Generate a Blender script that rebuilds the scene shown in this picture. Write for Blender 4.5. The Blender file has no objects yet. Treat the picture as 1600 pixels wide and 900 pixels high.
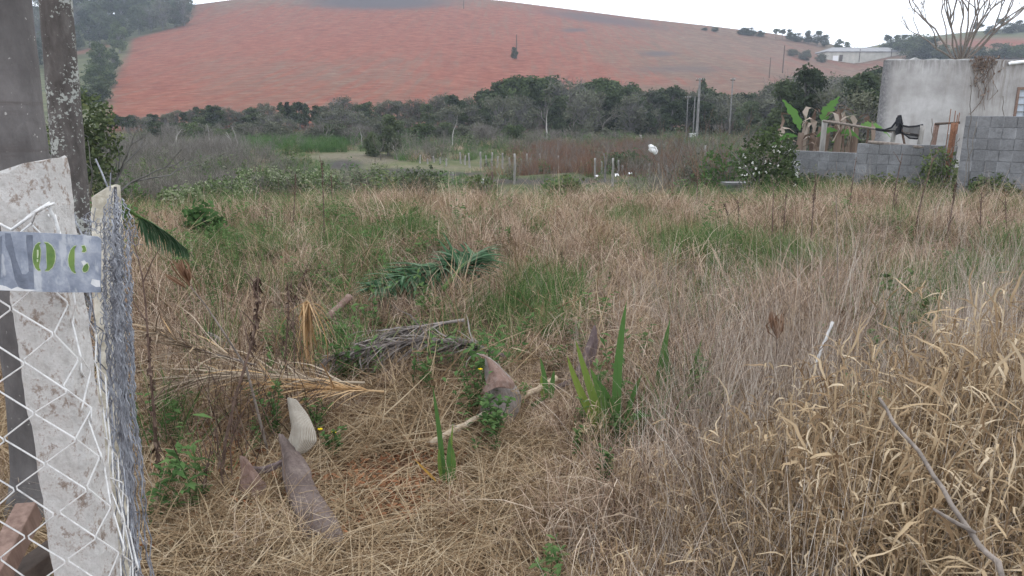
import bpy, math, random
import numpy as np
from mathutils import Vector, Matrix

# ------------------------------------------------------------------ camera, sky, sun, exposure
S = bpy.context.scene
COL = S.collection
R = math.radians
F = 1155.0
TH = R(13.6)
CT, ST = math.cos(TH), math.sin(TH)
CAMZ = 1.6
cam = bpy.data.objects.new('camera', bpy.data.cameras.new('camera'))
COL.objects.link(cam)
cam.location = (0, 0, CAMZ)
cam.rotation_euler = (R(90) - TH, 0, 0)
cam.data.sensor_width = 36
cam.data.lens = 36 * F / 1600
cam.data.clip_start = 0.05
cam.data.clip_end = 3000
S.camera = cam

W = bpy.data.worlds.new('World')
S.world = W
W.use_nodes = True
SUN_EL, SUN_AZ = 52, 35
nt = W.node_tree
nt.nodes.clear()
def wn(t, **k):
    n = nt.nodes.new(t)
    for a, b in k.items(): setattr(n, a, b)
    return n
sky = wn('ShaderNodeTexSky', sky_type='NISHITA', sun_disc=False)
sky.sun_elevation = R(SUN_EL); sky.sun_rotation = R(SUN_AZ); sky.dust_density = 3
tc = wn('ShaderNodeTexCoord')
cn = wn('ShaderNodeTexNoise'); cn.inputs['Scale'].default_value = 1.6; cn.inputs['Detail'].default_value = 5
mpp = wn('ShaderNodeMapping'); mpp.inputs['Scale'].default_value = (1, 1, 2.5)
nt.links.new(tc.outputs['Generated'], mpp.inputs[0]); nt.links.new(mpp.outputs[0], cn.inputs['Vector'])
cr = wn('ShaderNodeValToRGB')
cr.color_ramp.elements[0].position = 0.30; cr.color_ramp.elements[0].color = (0.80, 0.80, 0.80, 1)
cr.color_ramp.elements[1].position = 0.62; cr.color_ramp.elements[1].color = (0.97, 0.97, 0.97, 1)
nt.links.new(cn.outputs['Fac'], cr.inputs[0])
mx = wn('ShaderNodeMix', data_type='RGBA')
mx.inputs['B'].default_value = (19.2, 20.1, 21.6, 1)      # bright cloud deck
nt.links.new(cr.outputs[0], mx.inputs['Factor']); nt.links.new(sky.outputs[0], mx.inputs['A'])
bg = wn('ShaderNodeBackground'); bg.inputs['Strength'].default_value = 0.09
nt.links.new(mx.outputs['Result'], bg.inputs['Color'])
wo = wn('ShaderNodeOutputWorld'); nt.links.new(bg.outputs[0], wo.inputs['Surface'])

sl = bpy.data.lights.new('sun', 'SUN'); sl.energy = 0.8; sl.angle = R(25); sl.color = (1, .96, .9)
so = bpy.data.objects.new('sun', sl); COL.objects.link(so)
so.rotation_euler = (R(90 - SUN_EL), 0, R(180 - SUN_AZ))

S.view_settings.view_transform = 'Standard'
try: S.view_settings.look = 'None'
except Exception: pass
S.view_settings.exposure = 0.2
S.view_settings.gamma = 1
S.view_settings.use_curve_mapping = False
S.render.engine = 'CYCLES'
S.cycles.use_denoising = True
try: S.cycles.denoiser = 'OPENIMAGEDENOISE'
except Exception: pass
S.cycles.max_bounces = 5
S.cycles.diffuse_bounces = 3
S.cycles.transmission_bounces = 3
S.cycles.transparent_max_bounces = 6
S.cycles.volume_bounces = 0
S.cycles.caustics_reflective = False
S.cycles.caustics_refractive = False

# ------------------------------------------------------------------ picture <-> place geometry
def e_of(py):
    k = (450 - py) / F
    return (k * CT - ST) / (CT + k * ST)
def s_of(px, e): return (px - 800) / F * (CT - e * ST)
def At(px, py, Y):
    e = e_of(py)
    return Vector((s_of(px, e) * Y, Y, CAMZ + e * Y))
def proj(x, y, z):
    y = np.maximum(y, .05)
    e = (z - CAMZ) / y
    d = np.maximum(CT - e * ST, .02)
    return 800 + F * (x / y) / d, 450 - F * (ST + e * CT) / d

SKY_PX = [-800, -200, 0, 200, 300, 400, 500, 600, 700, 790, 900, 1000, 1100, 1200, 1250, 1300, 1340, 1400, 1440, 1500, 1600, 1800, 2400]
SKY_PY = [60, 42, 34, 20, 6, -7, -14, -15, -9, 0, 14, 27, 38, 50, 58, 68, 76, 63, 57, 50, 41, 36, 40]
SKY_E = np.array([e_of(v) for v in SKY_PY])
SKY_S = np.array([s_of(p, e) for p, e in zip(SKY_PX, SKY_E)])
YB, YC = 112.0, 420.0
BY = [-60, 0, 8, 12, 14, 18, 24, 31, 60, 112]
BZ = [0, 0, -.01, -.05, -.16, -.62, -1.3, -1.7, -2.2, -2.6]
RY = [-60, 0, 13, 22, 30, 45, 70, 112]
RZ = [0, 0, -.03, -.25, -.8, -1.8, -2.4, -2.6]
MOUNDS = [(-.62, 4.0, .45, .17), (-.65, 5.6, .6, .16), (.35, 4.7, .35, .12), (1.5, 7.5, 1.0, .14), (-2.6, 7.5, .9, .12), (.2, 9.2, 1.2, .13), (3.6, 10, 1.1, .15), (2.2, 5.2, .6, .12), (-1.4, 10.5, 1.0, .12), (5.2, 8.6, 1.0, .14)]
def sm(a, b, v):
    t = np.clip((v - a) / (b - a), 0, 1)
    return t * t * (3 - 2 * t)
def H(x, y):
    x = np.asarray(x, float); y = np.asarray(y, float)
    s = x / np.maximum(y, 1.0)
    w = sm(.30, .42, s) * sm(3, 9, y)
    lft = sm(.15, .45, -s) * 2.0 * sm(6, 10, y)
    b = (1 - w) * np.interp(y + lft, BY, BZ) + w * np.interp(y, RY, RZ)
    near = sm(26, 12, y)
    b = b + near * sum(hh * np.exp(-((x - mx_) ** 2 + (y - my_) ** 2) / rr ** 2) for mx_, my_, rr, hh in MOUNDS)
    b = b + near * (.035 * np.sin(1.7 * x + .6) * np.sin(1.3 * y + 1) + .02 * np.sin(4.1 * x + 2.2 * y))
    b = b + (1 - near) * sm(130, 90, y) * (.18 * np.sin(.31 * x + .5) * np.sin(.23 * y) + .08 * np.sin(.9 * x - .5 * y))
    es = np.interp(s, SKY_S, SKY_E)
    e0 = (-2.6 - CAMZ) / YB
    t = np.clip((y - YB) / (YC - YB), 0, 1)
    e = e0 + (es - e0) * np.power(np.maximum(t, 0), .72)
    z = CAMZ + e * np.minimum(y, YC) + 1.0 * np.sin(.03 * x + .02 * y) * np.clip(t * 4, 0, 1) * (1 - sm(.75, 1, t))
    z = z - np.clip((y - YC) * .12, 0, 22)
    return np.where(y < YB, b, z)
def h(x, y): return float(H(x, y))
def G(px, py):
    e = e_of(py); s = s_of(px, e)
    Y = .6; st = .02
    while Y < 900:
        if CAMZ + e * Y <= h(s * Y, Y): break
        Y += max(.02, Y * .006)
    return Vector((s * Y, Y, h(s * Y, Y)))
def on(px, Y, py=170):
    x = s_of(px, e_of(py)) * Y
    return Vector((x, Y, h(x, Y)))

# ------------------------------------------------------------------ materials
def mat(name):
    m = bpy.data.materials.new(name); m.use_nodes = True
    t = m.node_tree; t.nodes.clear()
    out = t.nodes.new('ShaderNodeOutputMaterial')
    return m, t, out
def N(t, ty, **k):
    n = t.nodes.new(ty)
    for a, b in k.items(): setattr(n, a, b)
    return n
def ramp(t, fac, stops):
    r = N(t, 'ShaderNodeValToRGB')
    el = r.color_ramp.elements
    while len(el) < len(stops): el.new(.5)
    for i, (p, c) in enumerate(stops):
        el[i].position = p; el[i].color = (c[0], c[1], c[2], 1)
    t.links.new(fac, r.inputs[0])
    return r.outputs[0]
def noise(t, vec, scale, detail=4, rough=.55, dist=0):
    n = N(t, 'ShaderNodeTexNoise')
    n.inputs['Scale'].default_value = scale; n.inputs['Detail'].default_value = detail
    n.inputs['Roughness'].default_value = rough; n.inputs['Distortion'].default_value = dist
    if vec is not None: t.links.new(vec, n.inputs['Vector'])
    return n.outputs['Fac']
def mapped(t, src, scale=(1, 1, 1), rot=(0, 0, 0)):
    m = N(t, 'ShaderNodeMapping'); m.inputs['Scale'].default_value = scale; m.inputs['Rotation'].default_value = rot
    t.links.new(src, m.inputs[0]); return m.outputs[0]
def mixc(t, fac, a, b, mode='MIX'):
    m = N(t, 'ShaderNodeMix', data_type='RGBA', blend_type=mode)
    for key, v in (('Factor', fac), ('A', a), ('B', b)):
        if isinstance(v, (int, float)): m.inputs[key].default_value = v
        elif isinstance(v, tuple): m.inputs[key].default_value = (*v[:3], 1)
        else: t.links.new(v, m.inputs[key])
    return m.outputs['Result']
def math2(t, op, a, b=0.0):
    m = N(t, 'ShaderNodeMath', operation=op)
    for i, v in enumerate((a, b)):
        if isinstance(v, (int, float)): m.inputs[i].default_value = v
        else: t.links.new(v, m.inputs[i])
    return m.outputs[0]
def bsdf(t, out, col, rough=.8, bump=None, bstr=.3, bdist=.01, metal=0, spec=.3):
    b = N(t, 'ShaderNodeBsdfPrincipled')
    if isinstance(col, tuple): b.inputs['Base Color'].default_value = (*col[:3], 1)
    else: t.links.new(col, b.inputs['Base Color'])
    if isinstance(rough, (int, float)): b.inputs['Roughness'].default_value = rough
    else: t.links.new(rough, b.inputs['Roughness'])
    b.inputs['Metallic'].default_value = metal
    b.inputs['Specular IOR Level'].default_value = spec
    if bump is not None:
        n = N(t, 'ShaderNodeBump'); n.inputs['Strength'].default_value = bstr; n.inputs['Distance'].default_value = bdist
        t.links.new(bump, n.inputs['Height']); t.links.new(n.outputs[0], b.inputs['Normal'])
    t.links.new(b.outputs[0], out.inputs['Surface'])
    return b
def leafmat(name, stops, trans=.25, inst=.25, patch=None):
    """thin vegetation: per-blade tone picks the colour; diffuse plus some light through the blade"""
    m, t, out = mat(name)
    a = N(t, 'ShaderNodeAttribute', attribute_name='tone')
    oi = N(t, 'ShaderNodeObjectInfo')
    f = math2(t, 'ADD', a.outputs['Fac'], math2(t, 'MULTIPLY', math2(t, 'SUBTRACT', oi.outputs['Random'], .5), inst))
    c = ramp(t, f, stops)
    d = N(t, 'ShaderNodeBsdfDiffuse'); t.links.new(c, d.inputs['Color'])
    tr = N(t, 'ShaderNodeBsdfTranslucent'); t.links.new(c, tr.inputs['Color'])
    mxs = N(t, 'ShaderNodeMixShader'); mxs.inputs[0].default_value = trans
    t.links.new(d.outputs[0], mxs.inputs[1]); t.links.new(tr.outputs[0], mxs.inputs[2])
    t.links.new(mxs.outputs[0], out.inputs['Surface'])
    return m
def plain(name, c1, c2, scale=8, rough=.85, bump=.3, bscale=40, coord='Object', stretch=(1, 1, 1), bdist=.01, spec=.25, metal=0, lo=.35, hi=.65):
    m, t, out = mat(name)
    co = N(t, 'ShaderNodeTexCoord').outputs[coord]
    v = mapped(t, co, stretch)
    f = noise(t, v, scale, 6, .6)
    c = ramp(t, f, [(lo, c1), (hi, c2)])
    bsdf(t, out, c, rough, noise(t, v, bscale, 5, .6), bump, bdist, metal, spec)
    return m

M = {}
M['straw'] = leafmat('straw', [(0, (.115, .073, .042)), (.35, (.27, .188, .112)), (.7, (.43, .325, .205)), (1, (.54, .44, .31))], .2, .4)
M['drygrass'] = leafmat('dry_grass', [(0, (.095, .061, .044)), (.3, (.25, .17, .12)), (.65, (.44, .328, .238)), (1, (.63, .515, .405))], .2, .5)
M['wispy'] = leafmat('wispy_grass', [(0, (.14, .105, .085)), (.4, (.31, .25, .20)), (.75, (.45, .385, .325)), (1, (.62, .56, .49))], .2, .4)
M['green'] = leafmat('green_grass', [(0, (.048, .094, .03)), (.45, (.085, .155, .05)), (.8, (.145, .215, .085)), (1, (.26, .27, .13))], .3)
M['weed'] = leafmat('weed_leaf', [(0, (.042, .08, .03)), (.5, (.075, .14, .05)), (1, (.14, .215, .08))], .3)
M['litter'] = leafmat('litter_leaf', [(0, (.09, .045, .028)), (.4, (.22, .095, .05)), (.75, (.33, .15, .075)), (1, (.36, .25, .16))], .1)
M['twiggrey'] = leafmat('twig_grey', [(0, (.095, .085, .075)), (.5, (.165, .15, .132)), (1, (.26, .24, .215))], .05)
M['rustgrass'] = leafmat('rust_grass', [(0, (.10, .06, .045)), (.5, (.19, .105, .075)), (1, (.27, .17, .11))], .2)
M['paleleaf'] = leafmat('pale_leaf', [(0, (.07, .10, .04)), (.45, (.12, .165, .075)), (.7, (.30, .34, .20)), (1, (.45, .46, .34))], .25)
M['treeleaf'] = leafmat('tree_leaf', [(0, (.034, .046, .028)), (.5, (.068, .088, .048)), (1, (.115, .14, .075))], .2, .7)
M['treelight'] = leafmat('tree_leaf_light', [(0, (.045, .062, .03)), (.5, (.082, .112, .05)), (1, (.15, .185, .08))], .2, .5)
M['treegrey'] = leafmat('tree_leaf_grey', [(0, (.075, .078, .058)), (.5, (.12, .123, .09)), (1, (.17, .178, .125))], .15, .4)
M['banana'] = leafmat('banana_leaf', [(0, (.08, .17, .045)), (1, (.15, .27, .085))], .35, .2)
M['drybanana'] = leafmat('dry_banana', [(0, (.13, .09, .072)), (.6, (.235, .175, .14)), (1, (.38, .32, .27))], .15, .3)
M['frondgreen'] = leafmat('frond_green', [(0, (.035, .075, .04)), (.6, (.065, .125, .065)), (1, (.16, .23, .15))], .2, 0)
M['fronddry'] = leafmat('frond_dry', [(0, (.14, .105, .075)), (.5, (.28, .215, .155)), (.85, (.42, .35, .265)), (1, (.46, .30, .15))], .15, 0)
M['frondgrey'] = leafmat('frond_grey', [(0, (.07, .06, .055)), (.6, (.14, .12, .11)), (1, (.26, .235, .215))], .05, 0)
M['frondorange'] = leafmat('frond_orange', [(0, (.24, .145, .07)), (.6, (.40, .25, .125)), (1, (.52, .385, .24))], .15, 0)
M['iris'] = leafmat('broad_leaf', [(0, (.05, .10, .03)), (.5, (.085, .165, .05)), (1, (.20, .26, .06))], .3, 0)
M['yellowleaf'] = leafmat('yellow_leaf', [(0, (.30, .16, .04)), (1, (.45, .27, .07))], .3, 0)
M['petal'] = leafmat('petal', [(0, (.75, .55, .03)), (1, (.85, .65, .05))], .2, 0)
M['flower'] = leafmat('white_flower', [(0, (.6, .6, .55)), (1, (.8, .8, .76))], .2, 0)
M['bark'] = plain('bark', (.10, .095, .09), (.23, .22, .21), 6, .9, .5, 30, 'Object', (1, 1, .3))
M['barkpale'] = plain('bark_pale', (.28, .265, .24), (.48, .46, .43), 5, .9, .4, 30, 'Object', (1, 1, .3))
M['darkstem'] = plain('dark_stem', (.07, .045, .035), (.17, .115, .09), 30, .9, .4, 90)
M['stick'] = plain('stick_wood', (.12, .10, .086), (.26, .22, .19), 25, .85, .4, 90, 'Object', (1, 1, 1))
M['postwood'] = plain('post_wood', (.20, .19, .178), (.37, .35, .325), 8, .9, .4, 40, 'Object', (1, 1, .2))
M['plank'] = plain('plank_wood', (.15, .095, .075), (.26, .175, .14), 9, .7, .25, 50, 'Object', (6, .8, 6))
M['darkwood'] = plain('dark_wood', (.05, .038, .032), (.11, .085, .07), 9, .85, .3, 50)
M['wirewhite'] = plain('wire_white', (.40, .395, .385), (.64, .64, .63), 40, .5, .2, 200, spec=.5, lo=.3, hi=.5)
M['wiregrey'] = plain('wire_grey', (.10, .105, .125), (.38, .40, .44), 30, .5, .2, 200, spec=.5, metal=.1)
M['concgrey'] = plain('concrete_grey', (.25, .25, .24), (.42, .42, .41), 6, .9, .4, 40)
M['utility'] = plain('utility_concrete', (.15, .145, .14), (.26, .25, .245), 3, .9, .2, 20)
M['white'] = plain('white_plastic', (.72, .72, .72), (.85, .85, .86), 10, .5, .1, 30)
M['rust'] = plain('rusty_bar', (.16, .075, .045), (.28, .14, .085), 30, .9, .4, 90)
M['creampost'] = plain('cream_concrete', (.36, .33, .26), (.60, .57, .49), 22, .9, .5, 90)
M['netblack'] = plain('net_black', (.012, .013, .016), (.03, .03, .035), 20, .7, .2, 60)

# ------------------------------------------------------------------ mesh building
class MB:
    def __init__(self): self.v = []; self.f = []; self.t = []
    def add(self, vs, fs, tone=.5):
        o = len(self.v)
        self.v += [tuple(p) for p in vs]
        self.f += [tuple(i + o for i in f) for f in fs]
        self.t += [tone] * len(vs) if not hasattr(tone, '__len__') else list(tone)
    def box(self, c, size, rot=None, tone=.5):
        sx, sy, sz = [q / 2 for q in size]
        vs = [Vector((a * sx, b * sy, d * sz)) for a in (-1, 1) for b in (-1, 1) for d in (-1, 1)]
        if rot is not None: vs = [rot @ p for p in vs]
        vs = [p + Vector(c) for p in vs]
        self.add(vs, [(0, 1, 3, 2), (4, 6, 7, 5), (0, 4, 5, 1), (2, 3, 7, 6), (0, 2, 6, 4), (1, 5, 7, 3)], tone)
    def tube(self, pts, radii, n=6, tone=.5, cap=True):
        pts = [Vector(p) for p in pts]
        if not hasattr(radii, '__len__'): radii = [radii] * len(pts)
        vs = []; fs = []; up = None
        for i, p in enumerate(pts):
            d = (pts[min(i + 1, len(pts) - 1)] - pts[max(i - 1, 0)])
            if d.length < 1e-9: d = Vector((0, 0, 1))
            d.normalize()
            if up is None:
                up = d.orthogonal().normalized()
            else:
                up = up - d * up.dot(d)
                up = up.normalized() if up.length > 1e-6 else d.orthogonal().normalized()
            q = d.cross(up)
            for k in range(n):
                a = 2 * math.pi * k / n
                vs.append(p + (up * math.cos(a) + q * math.sin(a)) * radii[i])
        for i in range(len(pts) - 1):
            for k in range(n):
                fs.append((i * n + k, i * n + (k + 1) % n, (i + 1) * n + (k + 1) % n, (i + 1) * n + k))
        if cap:
            fs.append(tuple(range(n - 1, -1, -1))); fs.append(tuple((len(pts) - 1) * n + k for k in range(n)))
        self.add(vs, fs, tone)
    def ribbon(self, pts, wdirs, widths, tone=.5):
        vs = []
        for p, w, ww in zip(pts, wdirs, widths):
            vs.append(Vector(p) - Vector(w) * ww / 2); vs.append(Vector(p) + Vector(w) * ww / 2)
        self.add(vs, [(2 * i, 2 * i + 1, 2 * i + 3, 2 * i + 2) for i in range(len(pts) - 1)], tone)
    def quad(self, c, a, b, tone=.5):
        c, a, b = Vector(c), Vector(a), Vector(b)
        self.add([c - a - b, c + a - b, c + a + b, c - a + b], [(0, 1, 2, 3)], tone)
    def mesh(self, name, m, smooth=False):
        me = bpy.data.meshes.new(name)
        me.from_pydata(self.v, [], self.f)
        at = me.attributes.new('tone', 'FLOAT', 'POINT')
        at.data.foreach_set('value', np.array(self.t, dtype=np.float32))
        me.materials.append(m)
        if smooth: me.polygons.foreach_set('use_smooth', [True] * len(me.polygons))
        me.update()
        return me
    def build(self, name, m, parent=None, smooth=False, origin=None):
        if origin is not None:
            o3 = tuple(origin)
            self.v = [(p[0] - o3[0], p[1] - o3[1], p[2] - o3[2]) for p in self.v]
        o = bpy.data.objects.new(name, self.mesh(name, m, smooth))
        COL.objects.link(o)
        if origin is not None: o.location = origin
        if parent is not None: o.parent = parent
        return o
def tag(o, label=None, cat=None, group=None, kind=None):
    if label: o['label'] = label
    if cat: o['category'] = cat
    if group: o['group'] = group
    if kind: o['kind'] = kind
    return o
def thing(name, label, cat, loc=(0, 0, 0), rz=0, group=None):
    o = bpy.data.objects.new(name, None); COL.objects.link(o)
    o.empty_display_size = .2
    o.location = loc; o.rotation_euler = (0, 0, rz)
    return tag(o, label, cat, group)
def part(mb, name, m, root, smooth=False, label=None):
    """mb is in world coordinates; the part is stored relative to the (unrotated) root"""
    l = root.location if root.parent is None else root.parent.location
    mb.v = [(p[0] - l[0], p[1] - l[1], p[2] - l[2]) for p in mb.v]
    o = mb.build(name, m, root, smooth)
    if label: o['label'] = label
    return o
KIDS = {}
def dup(root, loc, rz, sc, label=None, cat=None, group=None, name=None, tilt=(0, 0)):
    r = root.copy(); COL.objects.link(r); r.location = loc; r.rotation_euler = (tilt[0], tilt[1], rz); r.scale = sc
    if name: r.name = name
    tag(r, label, cat, group)
    for ch in KIDS[root.name]:
        c = ch.copy(); COL.objects.link(c); c.parent = r
    return r

def blade(mb, rng, base, az, L, w, lean, bend, kink, segs=4, tone=.5, twist=0.0, prof=.7):
    p = np.array(base, float); pts = [p.copy()]
    for i in range(segs):
        t = (i + .5) / segs
        k = 1 / (1 + math.exp(-(t - kink) * 9))
        th = lean + bend * k
        d = np.array((math.cos(az) * math.sin(th), math.sin(az) * math.sin(th), math.cos(th)))
        p = p + d * L / segs
        if p[2] < .004: p[2] = .004 + .01 * rng.random()
        pts.append(p.copy())
    wd = []; ww = []
    for i in range(segs + 1):
        t = i / segs
        a = az + math.pi / 2 + twist * t
        wd.append((math.cos(a), math.sin(a), .35 * math.sin(twist * t * 2)))
        ww.append(w * max(.12, (1 - t) ** prof if t > .25 else .75 + t))
    mb.ribbon(pts, wd, ww, tone)
    return pts

def scatter(name, protos, P, rot, scl, idx, label, cat='grass'):
    """one stuff object: a cloud of points that carries tufts through geometry nodes"""
    c = bpy.data.collections.new(name + '_tufts')
    for i, (me) in enumerate(protos):
        o = bpy.data.objects.new('%s_tuft_%02d' % (name, i), me); c.objects.link(o)
    P = np.asarray(P, np.float32)
    me = bpy.data.meshes.new(name); me.from_pydata(P.tolist(), [], [])
    a = me.attributes.new('rot', 'FLOAT_VECTOR', 'POINT'); a.data.foreach_set('vector', np.asarray(rot, np.float32).ravel())
    a = me.attributes.new('scl', 'FLOAT_VECTOR', 'POINT'); a.data.foreach_set('vector', np.asarray(scl, np.float32).ravel())
    a = me.attributes.new('pick', 'INT', 'POINT'); a.data.foreach_set('value', np.asarray(idx, np.int32))
    g = bpy.data.node_groups.new(name + '_scatter', 'GeometryNodeTree')
    g.interface.new_socket('Geometry', in_out='INPUT', socket_type='NodeSocketGeometry')
    g.interface.new_socket('Geometry', in_out='OUTPUT', socket_type='NodeSocketGeometry')
    gi = g.nodes.new('NodeGroupInput'); go = g.nodes.new('NodeGroupOutput')
    ci = g.nodes.new('GeometryNodeCollectionInfo'); ci.inputs['Collection'].default_value = c
    ci.inputs['Separate Children'].default_value = True; ci.inputs['Reset Children'].default_value = True
    ip = g.nodes.new('GeometryNodeInstanceOnPoints')
    ip.inputs['Pick Instance'].default_value = True
    def attr(n, ty):
        q = g.nodes.new('GeometryNodeInputNamedAttribute'); q.data_type = ty; q.inputs['Name'].default_value = n
        return [s for s in q.outputs if s.enabled and s.name == 'Attribute'][0]
    er = g.nodes.new('FunctionNodeEulerToRotation')
    L = g.links.new
    L(gi.outputs[0], ip.inputs['Points']); L(ci.outputs[0], ip.inputs['Instance'])
    L(attr('rot', 'FLOAT_VECTOR'), er.inputs[0]); L(er.outputs[0], ip.inputs['Rotation'])
    L(attr('scl', 'FLOAT_VECTOR'), ip.inputs['Scale']); L(attr('pick', 'INT'), ip.inputs['Instance Index'])
    L(ip.outputs[0], go.inputs[0])
    o = bpy.data.objects.new(name, me); COL.objects.link(o)
    md = o.modifiers.new('scatter', 'NODES'); md.node_group = g
    return tag(o, label, cat, None, 'stuff')

# ------------------------------------------------------------------ ground: one sheet from behind the camera to past the hills
def ell(px, py, cx, cy, rx, ry, soft=.35):
    d = np.sqrt(((px - cx) / rx) ** 2 + ((py - cy) / ry) ** 2)
    return sm(1 + soft, 1 - soft, d)
def make_ground():
    ys = [-14.0]
    while ys[-1] < 900:
        y = ys[-1]
        ys.append(y + (.9 if y < 0 else .11 if y < 16 else .11 + (y - 16) * .016))
    ys = np.array(ys)
    ts = np.linspace(-1.5, 1.5, 330)
    X = ts[None, :] * (ys[:, None] + 24) ; Y = np.repeat(ys[:, None], len(ts), 1)
    Z = H(X, Y)
    ny, nx = X.shape
    v = np.stack([X, Y, Z], -1).reshape(-1, 3)
    i = np.arange(ny * nx).reshape(ny, nx)
    f = np.stack([i[:-1, :-1], i[:-1, 1:], i[1:, 1:], i[1:, :-1]], -1).reshape(-1, 4)
    me = bpy.data.meshes.new('ground')
    me.from_pydata(v.tolist(), [], f.tolist())
    me.polygons.foreach_set('use_smooth', [True] * len(me.polygons))
    px, py = proj(v[:, 0], v[:, 1], v[:, 2])
    Yv = v[:, 1]
    rng = np.random.default_rng(5)
    hill = sm(112, 122, Yv)
    valley = sm(13, 17, Yv) * (1 - hill)
    # ploughed field: left edge runs from (170,165) to (205,60) to (300,8)
    edge = np.interp(py, [-40, 6, 22, 40, 60, 80, 130, 165, 230], [330, 305, 296, 285, 207, 200, 178, 168, 165])
    field = sm(-6, 8, px - edge) * hill
    right = sm(1250, 1330, px)
    field = field * (1 - right * sm(100, 70, py))
    red = .55 + .45 * ell(px, py, 640, 70, 420, 70, .6) + .5 * ell(px, py, 860, 115, 170, 24, .6) + .35 * ell(px, py, 230, 120, 70, 60, .6)
    red = red - .75 * sm(760, 1150, px + (py - 60) * 1.1) - .55 * sm(14, -6, py - 6 + abs(px - 650) * -.0)
    red = red + .5 * ell(px, py, 1040, 128, 90, 8, .6) - .25 * ell(px, py, 640, 112, 330, 26, .7)
    red = np.clip(red, .12, 1) * field
    tan = field
    dark = field * np.clip(ell(px, py, 590, 4, 110, 11, .5) + .8 * ell(px, py - (px - 940) * .13, 940, 30, 90, 7, .6)
                           + .8 * ell(px, py, 897, 47, 20, 3, .5) + .8 * ell(px, py, 1028, 84, 26, 4, .5) + .5 * ell(px, py, 1060, 108, 70, 5, .7), 0, 1)
    pasture = hill * (1 - field)
    redr = right * hill * ell(px, py, 1570, 68, 110, 9, .6)
    red = np.maximum(red, redr * .8); tan = np.maximum(tan, redr)
    lefttrack = hill * ell(px, py - (px - 140) * -.25, 140, 78, 40, 4, .6)
    red = np.maximum(red, lefttrack * .6); tan = np.maximum(tan, lefttrack * .9)
    path = .5 * np.clip(ell(px, py, 545, 245, 60, 7, .5) + ell(px, py, 585, 250, 40, 6, .5) + .8 * ell(px, py, 350, 246, 40, 5, .5) + .7 * ell(px, py, 660, 262, 70, 4, .6), 0, 1) * valley
    mud = np.clip(ell(px, py, 538, 258, 30, 8, .5) + ell(px, py, 650, 272, 110, 4, .6) + .9 * ell(px, py, 850, 283, 130, 5, .6) + .8 * ell(px, py, 620, 266, 60, 3, .6), 0, 1) * valley
    lawn = np.clip(ell(px, py, 600, 268, 130, 14, .5) + ell(px, py, 480, 240, 110, 8, .5), 0, 1) * valley
    litter = sm(5.2, 3.2, Yv) * sm(.9, .2, v[:, 0] - .1 * Yv) 
    for nm, cs in (('cover_a', (red, tan, dark)), ('cover_b', (pasture, path, valley)), ('cover_c', (mud, lawn, litter))):
        a = me.attributes.new(nm, 'FLOAT_COLOR', 'POINT')
        d = np.ones((len(v), 4), np.float32)
        for k in range(3): d[:, k] = np.clip(cs[k], 0, 1)
        a.data.foreach_set('color', d.ravel())
    m, t, out = mat('ground')
    ob = N(t, 'ShaderNodeTexCoord').outputs['Object']
    def att(n):
        q = N(t, 'ShaderNodeAttribute', attribute_name=n); sp = N(t, 'ShaderNodeSeparateColor'); t.links.new(q.outputs['Color'], sp.inputs[0]); return sp.outputs
    A, B, Cc = att('cover_a'), att('cover_b'), att('cover_c')
    # litter of the lot: broken straw and brown crumbs
    n1 = noise(t, ob, 9, 6, .7); n2 = noise(t, ob, 60, 4, .7)
    c = ramp(t, n1, [(.3, (.045, .031, .022)), (.55, (.105, .075, .052)), (.75, (.20, .145, .10))])  # colours lowered to put contact shade into the ground under the grass
    c = mixc(t, math2(t, 'MULTIPLY', Cc[2], .8), c, ramp(t, n2, [(.35, (.07, .042, .03)), (.5, (.17, .085, .05)), (.6, (.25, .165, .10)), (.75, (.34, .25, .16))]))
    # valley floor: worn grass, moss green to brown
    n3 = noise(t, ob, .35, 6, .65); n4 = noise(t, ob, 3.0, 5, .7)
    vc = ramp(t, n3, [(.32, (.05, .065, .028)), (.5, (.085, .095, .042)), (.66, (.15, .125, .078))])
    vc = mixc(t, .5, vc, ramp(t, n4, [(.35, (.035, .045, .02)), (.55, (.085, .095, .04)), (.72, (.20, .17, .11))]))
    c = mixc(t, B[2], c, vc)
    wob = math2(t, 'ADD', .55, n4)
    c = mixc(t, math2(t, 'MULTIPLY', Cc[1], math2(t, 'MULTIPLY', wob, .65)), c, ramp(t, n4, [(.35, (.075, .09, .038)), (.65, (.16, .155, .078))]))
    c = mixc(t, math2(t, 'MULTIPLY', B[1], wob), c, ramp(t, n4, [(.35, (.10, .08, .066)), (.65, (.20, .16, .135))]))
    c = mixc(t, math2(t, 'MULTIPLY', Cc[0], wob), c, (.05, .045, .042))
    # pasture on the far hill
    n5 = noise(t, mapped(t, ob, (.01, .05, .05)), 6, 6, .65)
    c = mixc(t, B[0], c, ramp(t, n5, [(.35, (.05, .06, .03)), (.6, (.11, .115, .06)), (.72, (.17, .14, .085))]))
    # ploughed earth with residue of the crop in rows along the contour
    n6 = noise(t, mapped(t, ob, (.035, .12, .1), (0, 0, R(4))), 5, 8, .75, .8)
    n7 = noise(t, mapped(t, ob, (.10, .22, .1), (0, 0, R(-24))), 2.2, 6, .78)
    n8 = noise(t, ob, .022, 5, .6)
    resid = ramp(t, n6, [(.36, (.07, .042, .032)), (.5, (.125, .079, .056)), (.64, (.20, .14, .097))])
    soil = ramp(t, n7, [(.36, (.11, .027, .017)), (.5, (.18, .055, .034)), (.64, (.245, .10, .064))])
    wr = math2(t, 'ADD', A[0], math2(t, 'MULTIPLY', math2(t, 'SUBTRACT', n8, .5), 1.1))
    wr = math2(t, 'ADD', wr, math2(t, 'MULTIPLY', math2(t, 'SUBTRACT', n6, .50), -2.4))
    n9 = noise(t, mapped(t, ob, (.30, .018, .02), (0, 0, R(-9))), 1.6, 5, .7, .3)
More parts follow.
